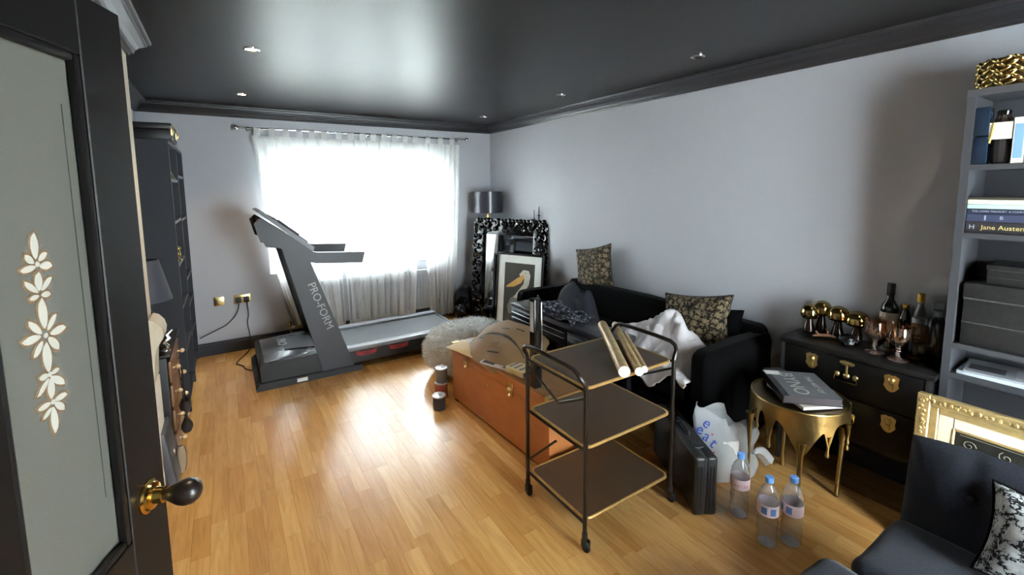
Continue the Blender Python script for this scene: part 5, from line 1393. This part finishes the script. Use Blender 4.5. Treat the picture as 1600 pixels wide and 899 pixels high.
def liquor(label, x, y, prof, glass, capm, caph, lab=None, name='bottle'):
    t = thing(name, label, 'bottle', (x, y, ZS))
    MB().lathe(prof, 26).build('bottle_body', glass, t)
    r, z = prof[-1]
    MB().lathe([(r+0.002, z-0.005), (r+0.003, z), (r+0.003, z+caph-0.003), (r, z+caph), (0.0005, z+caph)], 20).build('cap', capm, t)
    if lab:
        za, zb, lr, lm = lab
        MB().lathe([(lr, za), (lr+0.0008, za+0.001), (lr+0.0008, zb-0.001), (lr, zb), (lr-0.0006, zb-0.001), (lr-0.0006, za+0.001), (lr, za)], 30).build('label_wrap', lm, t)
DG = mat('dark_green_bottle_glass', (24, 30, 22), 0.08); CG = clear('clear_bottle_glass', (222, 226, 230), 0.03, 1.2)
liquor('dark wine bottle with black neck at the wall', 2.925, 0.862, [(0.036, 0), (0.038, 0.004), (0.038, 0.20), (0.034, 0.225), (0.016, 0.258), (0.0145, 0.285)], DG, mat('black_foil', (24, 24, 26), 0.4), 0.06, (0.09, 0.19, 0.0384, mat('cream_wine_label', (196, 184, 168), 0.6)), 'wine_bottle')
liquor('small dark bottle with gold band between the wine bottle and yellow-capped one', 2.925, 0.797, [(0.024, 0), (0.026, 0.004), (0.026, 0.16), (0.022, 0.19), (0.015, 0.21), (0.014, 0.225)], mat('near_black_bottle', (28, 26, 34), 0.1), GOLD, 0.022, None, 'spirit_bottle')
liquor('clear spirit bottle with yellow cap in front of the wall', 2.93, 0.740, [(0.026, 0), (0.028, 0.004), (0.028, 0.19), (0.024, 0.215), (0.014, 0.245), (0.0125, 0.272)], CG, mat('yellow_cap', (222, 178, 60), 0.4), 0.038, (0.10, 0.185, 0.0284, mat('pale_blue_label', (196, 206, 216), 0.5)), 'spirit_bottle')
liquor('clear stoppered decanter beside the right bookcase', 2.90, 0.665, [(0.04, 0), (0.042, 0.004), (0.042, 0.15), (0.038, 0.18), (0.018, 0.215), (0.014, 0.24), (0.018, 0.25)], CG, CG, 0.035, None, 'decanter')

# ------------------------------------------------------------------ right bookcase and contents
RBX, RB1, RB0, RBT = 2.69, 0.592, -0.21, 1.962
rb_ = thing('shelving_unit', 'tall grey open shelving unit at the right edge of the view', 'bookcase', (2.83, (RB0+RB1)/2, 0))
ox, oy = 2.83, (RB0+RB1)/2
for (a, b) in ((RB1-0.028, RB1), (RB0, RB0+0.028)): MB().box(RBX-ox, a-oy, 0, 2.965-ox, b-oy, RBT).build('side_panel', GREYB, rb_, False)
MB().box(RBX-ox-0.004, RB0-oy, RBT, 2.965-ox, RB1-oy, RBT+0.028).build('top_panel', GREYB, rb_, False)
MB().box(2.955-ox, RB0+0.028-oy, 0, 2.965-ox, RB1-0.028-oy, RBT).build('back_panel', mat('shelf_back_board', (58, 58, 62), 0.6), rb_, False)
SHZ = (0.06, 0.39, 0.755, 0.892, 1.385, 1.676)
for z in SHZ: MB().box(RBX-ox, RB0+0.028-oy, z-0.022, 2.955-ox, RB1-0.028-oy, z).build('shelf', GREYB, rb_, False)
# gold woven drum on top
t = thing('gold_drum', 'gold woven-strand drum bowl on top of the right shelving unit', 'bowl', (2.83, 0.475, RBT+0.0285))
MB().lathe([(0.10, 0), (0.118, 0.006), (0.122, 0.06), (0.118, 0.118), (0.112, 0.12), (0.115, 0.06), (0.112, 0.01), (0.0005, 0.008)], 40).build('bowl', mat('dark_gold_inner', (90, 74, 46), 0.3, 1.0), t)
lf = MB(); g = random.Random(5)
for ring in range(6):
    for k in range(22):
        a = 2*PI*(k+0.5*(ring % 2))/22
        M = RZ(a) @ TR(0.122, 0, 0.014+ring*0.019) @ Matrix.Rotation(R_(35 if (k+ring) % 2 else -35), 4, 'X')
        lf.ell((0, 0, 0), (0.006, 0.019, 0.0085), 8, 6, M=M)
o = lf.build('woven_leaves', mat('bright_gold_leaf', (200, 176, 116), 0.2, 1.0), t); o['kind'] = 'stuff'
# shelf 1.676
t = thing('blue_tin', 'tall dark blue glossy gift tin at the left of the upper right shelf', 'tin', (2.724, 0.541, 1.677))
BT = mat('dark_blue_gloss_tin', (34, 48, 66), 0.12, 0.3, var=(24, 0.5, 3), bump=(24, 0.3, 0.004))
MB().rbox(-0.03, -0.023, 0, 0.03, 0.023, 0.115, 0.005).build('lower_part', BT, t)
MB().rbox(-0.03, -0.023, 0.117, 0.03, 0.023, 0.236, 0.005).build('upper_part', BT, t)
t = thing('labelled_bottle', 'dark faceted bottle with white label on the upper right shelf', 'bottle', (2.732, 0.485, 1.677))
MB().lathe([(0.024, 0), (0.029, 0.008), (0.031, 0.04), (0.031, 0.15), (0.026, 0.185), (0.018, 0.20)], 12).build('bottle_body', mat('dark_faceted_glass', (40, 36, 36), 0.1), t, False)
MB().lathe([(0.018, 0.195), (0.021, 0.20), (0.021, 0.215), (0.017, 0.219), (0.0005, 0.219)], 16).build('stopper', BLACKG, t)
MB().box(-0.0335, -0.033, 0.10, -0.0325, 0.033, 0.168).build('label_card', mat('cream_card', (224, 218, 204), 0.6), t, False)
MB().tube([(-0.034, 0.02, 0.168), (-0.036, 0.024, 0.12), (-0.034, 0.03, 0.085)], 0.003, 6).build('ribbon', mat('yellow_ribbon', (206, 182, 96), 0.5), t)
def upright_book(label, y, w, h, d, cover, band=None, x=2.698):
    t = thing('book', label, 'book', (x, y, 1.677), group='books standing on the upper right shelf')
    MB().box(0.003, -w/2+0.002, 0.002, d-0.002, w/2-0.002, h-0.002).build('pages', PAPER, t, False)
    MB().rbox(0, -w/2, 0, d, -w/2+0.002, h, 0.0006, 1).rbox(0, w/2-0.002, 0, d, w/2, h, 0.0006, 1).rbox(-0.002, -w/2, 0, 0.002, w/2, h, 0.001, 1).build('cover', cover, t)
    if band: MB().box(-0.0028, -w/2+0.004, 0.02, -0.002, w/2-0.004, h-0.025).build('spine_band', band, t, False)
upright_book('white book with blue spine stripe on the upper right shelf', 0.432, 0.034, 0.182, 0.13, PAPER, mat('blue_spine', (120, 160, 216), 0.5))
upright_book('pale green slim book on the upper right shelf', 0.400, 0.024, 0.165, 0.13, mat('pale_green_cover', (198, 214, 200), 0.5))
upright_book('black patterned book at the right of the upper shelf', 0.366, 0.034, 0.17, 0.13, mat('black_white_cover', (48, 46, 50), 0.4, var=(30, 0.8, 3)))
# shelf 1.385 : stacked books, spine towards the room (-x)
z = 1.386
for nm, lab, h, cov, txt, tm_ in (
    ('book', 'thick black book with gold author name, lowest of the shelf stack', 0.050, mat('black_cloth_cover', (42, 40, 44), 0.5), ('Jane Austen', 0.026, 'gold'), None),
    ('book', 'navy book above the lowest one in the shelf stack', 0.032, mat('navy_cover', (56, 62, 86), 0.45), ('B', 0.02, 'pale'), None),
    ('book', 'dark blue book with pale spine print, third up in the shelf stack', 0.022, mat('dark_blue_cover', (34, 42, 62), 0.45), ('THE LADIES TREASURY  A COMPANION', 0.010, 'pale'), None),
    ('book', 'pale green book second from the top of the shelf stack', 0.019, mat('mint_cover', (176, 208, 198), 0.5), None, None),
    ('book', 'cream book second-highest under the thin one in the shelf stack', 0.020, mat('cream_cover', (216, 212, 190), 0.5), None, None),
    ('book', 'thin dark book on top of the shelf stack', 0.010, mat('thin_dark_cover', (60, 58, 50), 0.5), None, None)):
    t = book(nm, lab, (2.79, 0.407, z), 0, 0.17, 0.31, h-0.001, cov)
    t['group'] = 'books stacked flat on the right shelf'
    if txt:
        M = frame_matrix((-0.0876, 0.05 if txt[0] != 'Jane Austen' else 0.045, h/2), (0, -1, 0), (0, 0, 1))
        text('spine_lettering', txt[0], txt[1], mat('pale_gold_foil', (214, 190, 120), 0.5) if txt[2] == 'gold' else mat('pale_foil', (170, 176, 190), 0.5), t, M, 0.0003)
        if txt[0] == 'Jane Austen': text('spine_emblem', 'H', 0.026, mat('pale_foil', (170, 176, 190), 0.5), t, frame_matrix((-0.0876, 0.135, h/2), (0, -1, 0), (0, 0, 1)), 0.0003)
        if txt[0] == 'B': MB().box(-0.0878, 0.095, 0.006, -0.0872, 0.10, 0.026).build('spine_mark', mat('pale_foil', (170, 176, 190), 0.5), t, False)
    z += h
# shelf 0.892 : dark trunks
OLD = mat('distressed_black_trunk', (27, 26, 26), 0.6, var=(60, 0.9, 6), bump=(50, 0.4, 0.003)); OLDE = mat('worn_grey_trunk_edge', (66, 64, 62), 0.6, var=(60, 0.7, 5))
def oldbox(label, loc, sx, sy, h):
    t = thing('storage_box', label, 'box', loc)
    MB().rbox(-sx/2, -sy/2, 0, sx/2, sy/2, h*0.74, 0.004).build('body', OLD, t)
    MB().rbox(-sx/2-0.004, -sy/2-0.004, h*0.745, sx/2+0.004, sy/2+0.004, h, 0.006).build('lid', OLD, t)
    MB().box(-sx/2-0.006, -sy/2, h*0.74, -sx/2-0.003, sy/2, h*0.765).box(-sx/2-0.003, -sy/2, h*0.36, -sx/2, sy/2, h*0.375).build('edging', OLDE, t, False)
    MB().rbox(-sx/2-0.010, -0.02, h*0.6, -sx/2-0.004, 0.02, h*0.86, 0.003).build('clasp', CHROME, t)
oldbox('large distressed black storage box on the right shelving unit', (2.815, 0.33, 0.893), 0.22, 0.43, 0.275)
oldbox('smaller distressed black box on top of the large one on the shelf', (2.82, 0.30, 1.1685), 0.20, 0.37, 0.085)
for k, (lab, dy, r_, rgb) in enumerate((('pale magazine lying at the bottom of the lower right shelf', 0.0, 0, (196, 206, 214)), ('magazine with black and white cover on the lower right shelf', -0.01, 6, (150, 152, 158)))):
    t = thing('magazine', lab, 'magazine', (2.81, 0.40+dy, 0.756+k*0.0185), rz=R_(r_))
    MB().rbox(-0.105, -0.145, 0, 0.105, 0.145, 0.018 if k == 0 else 0.008, 0.002, 1).build('pages', mat('magazine_paper_%d' % k, rgb, 0.4), t)
    zt_ = 0.018 if k == 0 else 0.008
    MB().box(-0.06, 0.02, zt_, 0.02, 0.13, zt_+0.0006).build('cover_photo', mat('dark_cover_photo', (58, 58, 64), 0.4, var=(30, 0.6, 4)), t, False)
    MB().box(-0.08, -0.10, zt_, 0.06, -0.01, zt_+0.0006).build('cover_photo', mat('pale_cover_photo', (176, 178, 184), 0.4, var=(30, 0.4, 4)), t, False)

# ------------------------------------------------------------------ gold picture frame leaning by the shelving unit
GILT = mat('gilt_wood', (206, 180, 124), 0.35, 0.55, var=(40, 0.25, 4), bump=(60, 0.5, 0.004))
t = thing('gilt_frame', 'large ornate gilt picture frame leaning against the shelving unit', 'picture', (2.50, 0.618, 0.0), rot=(R_(-3.5), 0, R_(-90)))
FW, FH = 0.80, 0.69
def ring(w, h, b0, b1, y0, y1, name, m, parent):
    q = MB()
    q.rbox(b0, y0, b0, b1, y1, h-b0, 0.004, 1).rbox(w-b1, y0, b0, w-b0, y1, h-b0, 0.004, 1).rbox(b1, y0, b0, w-b1, y1, b1, 0.004, 1).rbox(b1, y0, h-b1, w-b1, y1, h-b0, 0.004, 1)
    return q.build(name, m, parent)
f0 = ring(FW, FH, 0.0, 0.045, -0.035, 0.0, 'outer_moulding', GILT, t)
ring(FW, FH, 0.043, 0.072, -0.024, 0.0, 'inner_moulding', GILT, t)
ring(FW, FH, 0.070, 0.118, -0.016, 0.0, 'cream_slip', CREAM, t)
ring(FW, FH, 0.116, 0.126, -0.019, 0.0, 'gilt_fillet', GILT, t)
MB().box(0.122, -0.010, 0.122, FW-0.122, -0.004, FH-0.122).build('picture_panel', mat('dark_engraved_panel', (40, 40, 36), 0.35, var=(50, 0.8, 5)), t, False)
orn = MB(); g = random.Random(2)
def ornrun(x0, z0, x1, z1):
    L = math.hypot(x1-x0, z1-z0); n = int(L/0.02)
    for k in range(n):
        q = (k+0.5)/n
        orn.ell((x0+(x1-x0)*q+g.uniform(-.004, .004), -0.036, z0+(z1-z0)*q+g.uniform(-.004, .004)), (g.uniform(.006, .010), 0.006, g.uniform(.006, .010)), 7, 5)
        if k % 2: orn.ell((x0+(x1-x0)*q+g.uniform(-.012, .012), -0.035, z0+(z1-z0)*q+g.uniform(-.012, .012)), (0.005, 0.005, 0.005), 6, 4)
ornrun(0.022, 0.02, 0.022, FH-0.02); ornrun(FW-0.022, 0.02, FW-0.022, FH-0.02); ornrun(0.02, FH-0.022, FW-0.02, FH-0.022); ornrun(0.02, 0.022, FW-0.02, 0.022)
o = orn.build('carved_leaves', GILT, f0); o['kind'] = 'stuff'
sc = MB()
for k in range(10):
    cx, cz = 0.17+0.052*k, FH-0.17-(0.03 if k % 2 else 0)
    pts = [(cx+0.022*(1-j/16)*math.cos(j*0.6+k), -0.011, cz+0.022*(1-j/16)*math.sin(j*0.6+k)) for j in range(15)]
    sc.tube(pts, 0.0016, 5)
for zz in (FH-0.135, FH-0.23): sc.tube([(0.14, -0.011, zz), (FW-0.14, -0.011, zz)], 0.0018, 5)
sc.build('engraved_scrolls', mat('pale_engraving', (150, 148, 136), 0.4, 0.4), t)

# ------------------------------------------------------------------ armchair, cushion and footstool at the lower right
ac = thing('armchair', 'dark charcoal fabric armchair with buttoned back at the lower right', 'armchair', (2.0, 0.20, 0))
soft(-0.36, -0.36, 0.10, 0.04, 0.34, 0.385, 0.05, 'seat', NAVYF, ac, amp=0.012, seed=2)
def backr(u, v):
    # rounded slab with a dimple round the button ; u along -y from far end, v up
    y = 0.325-0.70*u; z = 0.30+0.40*v
    return y, z
def backgrid(s):
    def P(u, v):
        a, b = 2*u-1, 2*v-1
        rx = (1-abs(a)**6)**0.5; rb2 = (1-abs(b)**6)**0.5
        y = -0.02+0.345*a; z = 0.485+0.20*b*(1-0.10*abs(a)**3)
        d = 0.055*(max(0, 1-abs(a)**5)*max(0, 1-abs(b)**5))**0.5
        dim = 0.0
        for (by, bz_) in ((0.15, 0.53), (-0.17, 0.53)): dim += 0.032*math.exp(-((y-by)**2+(z-bz_)**2)/0.0022) + 0.009*math.exp(-((y-by)**2)/0.0006)*(1 if z > bz_ else 0)
        x = 0.075+0.16*(z-0.4) - s*d + (dim if s > 0 else 0)
        return (x, y, z)
    return P
MB().grid(backgrid(1), 44, 32).grid(backgrid(-1), 24, 18).build('backrest', NAVYF, ac, True, 80)
for by in (0.15, -0.17): MB().ell((0.068, by, 0.53), (0.008, 0.012, 0.012), 10, 6).build('button', NAVYF, ac)
for x in (-0.31, 0.06):
    for y in (-0.31, 0.29): MB().cyl((x, y, 0), (x, y, 0.11), 0.012, 0.02).build('leg', BLACKP, ac)
cushion('black and white marbled velvet cushion on the armchair', (1.925, 0.118, 0.385), (R_(-18), R_(6), R_(-80)), 0.38, 0.28, 0.16, MARBLE, VELVET)
fs = thing('footstool', 'dark charcoal fabric footstool in front of the armchair', 'footstool', (1.475, 0.335, 0))
soft(-0.135, -0.29, 0.10, 0.135, 0.262, 0.40, 0.05, 'padded_seat', NAVYF, fs, amp=0.01, seed=9)
for x in (-0.10, 0.10):
    for y in (-0.23, 0.20): MB().cyl((x, y, 0), (x, y, 0.11), 0.012, 0.018).build('leg', BLACKP, fs)
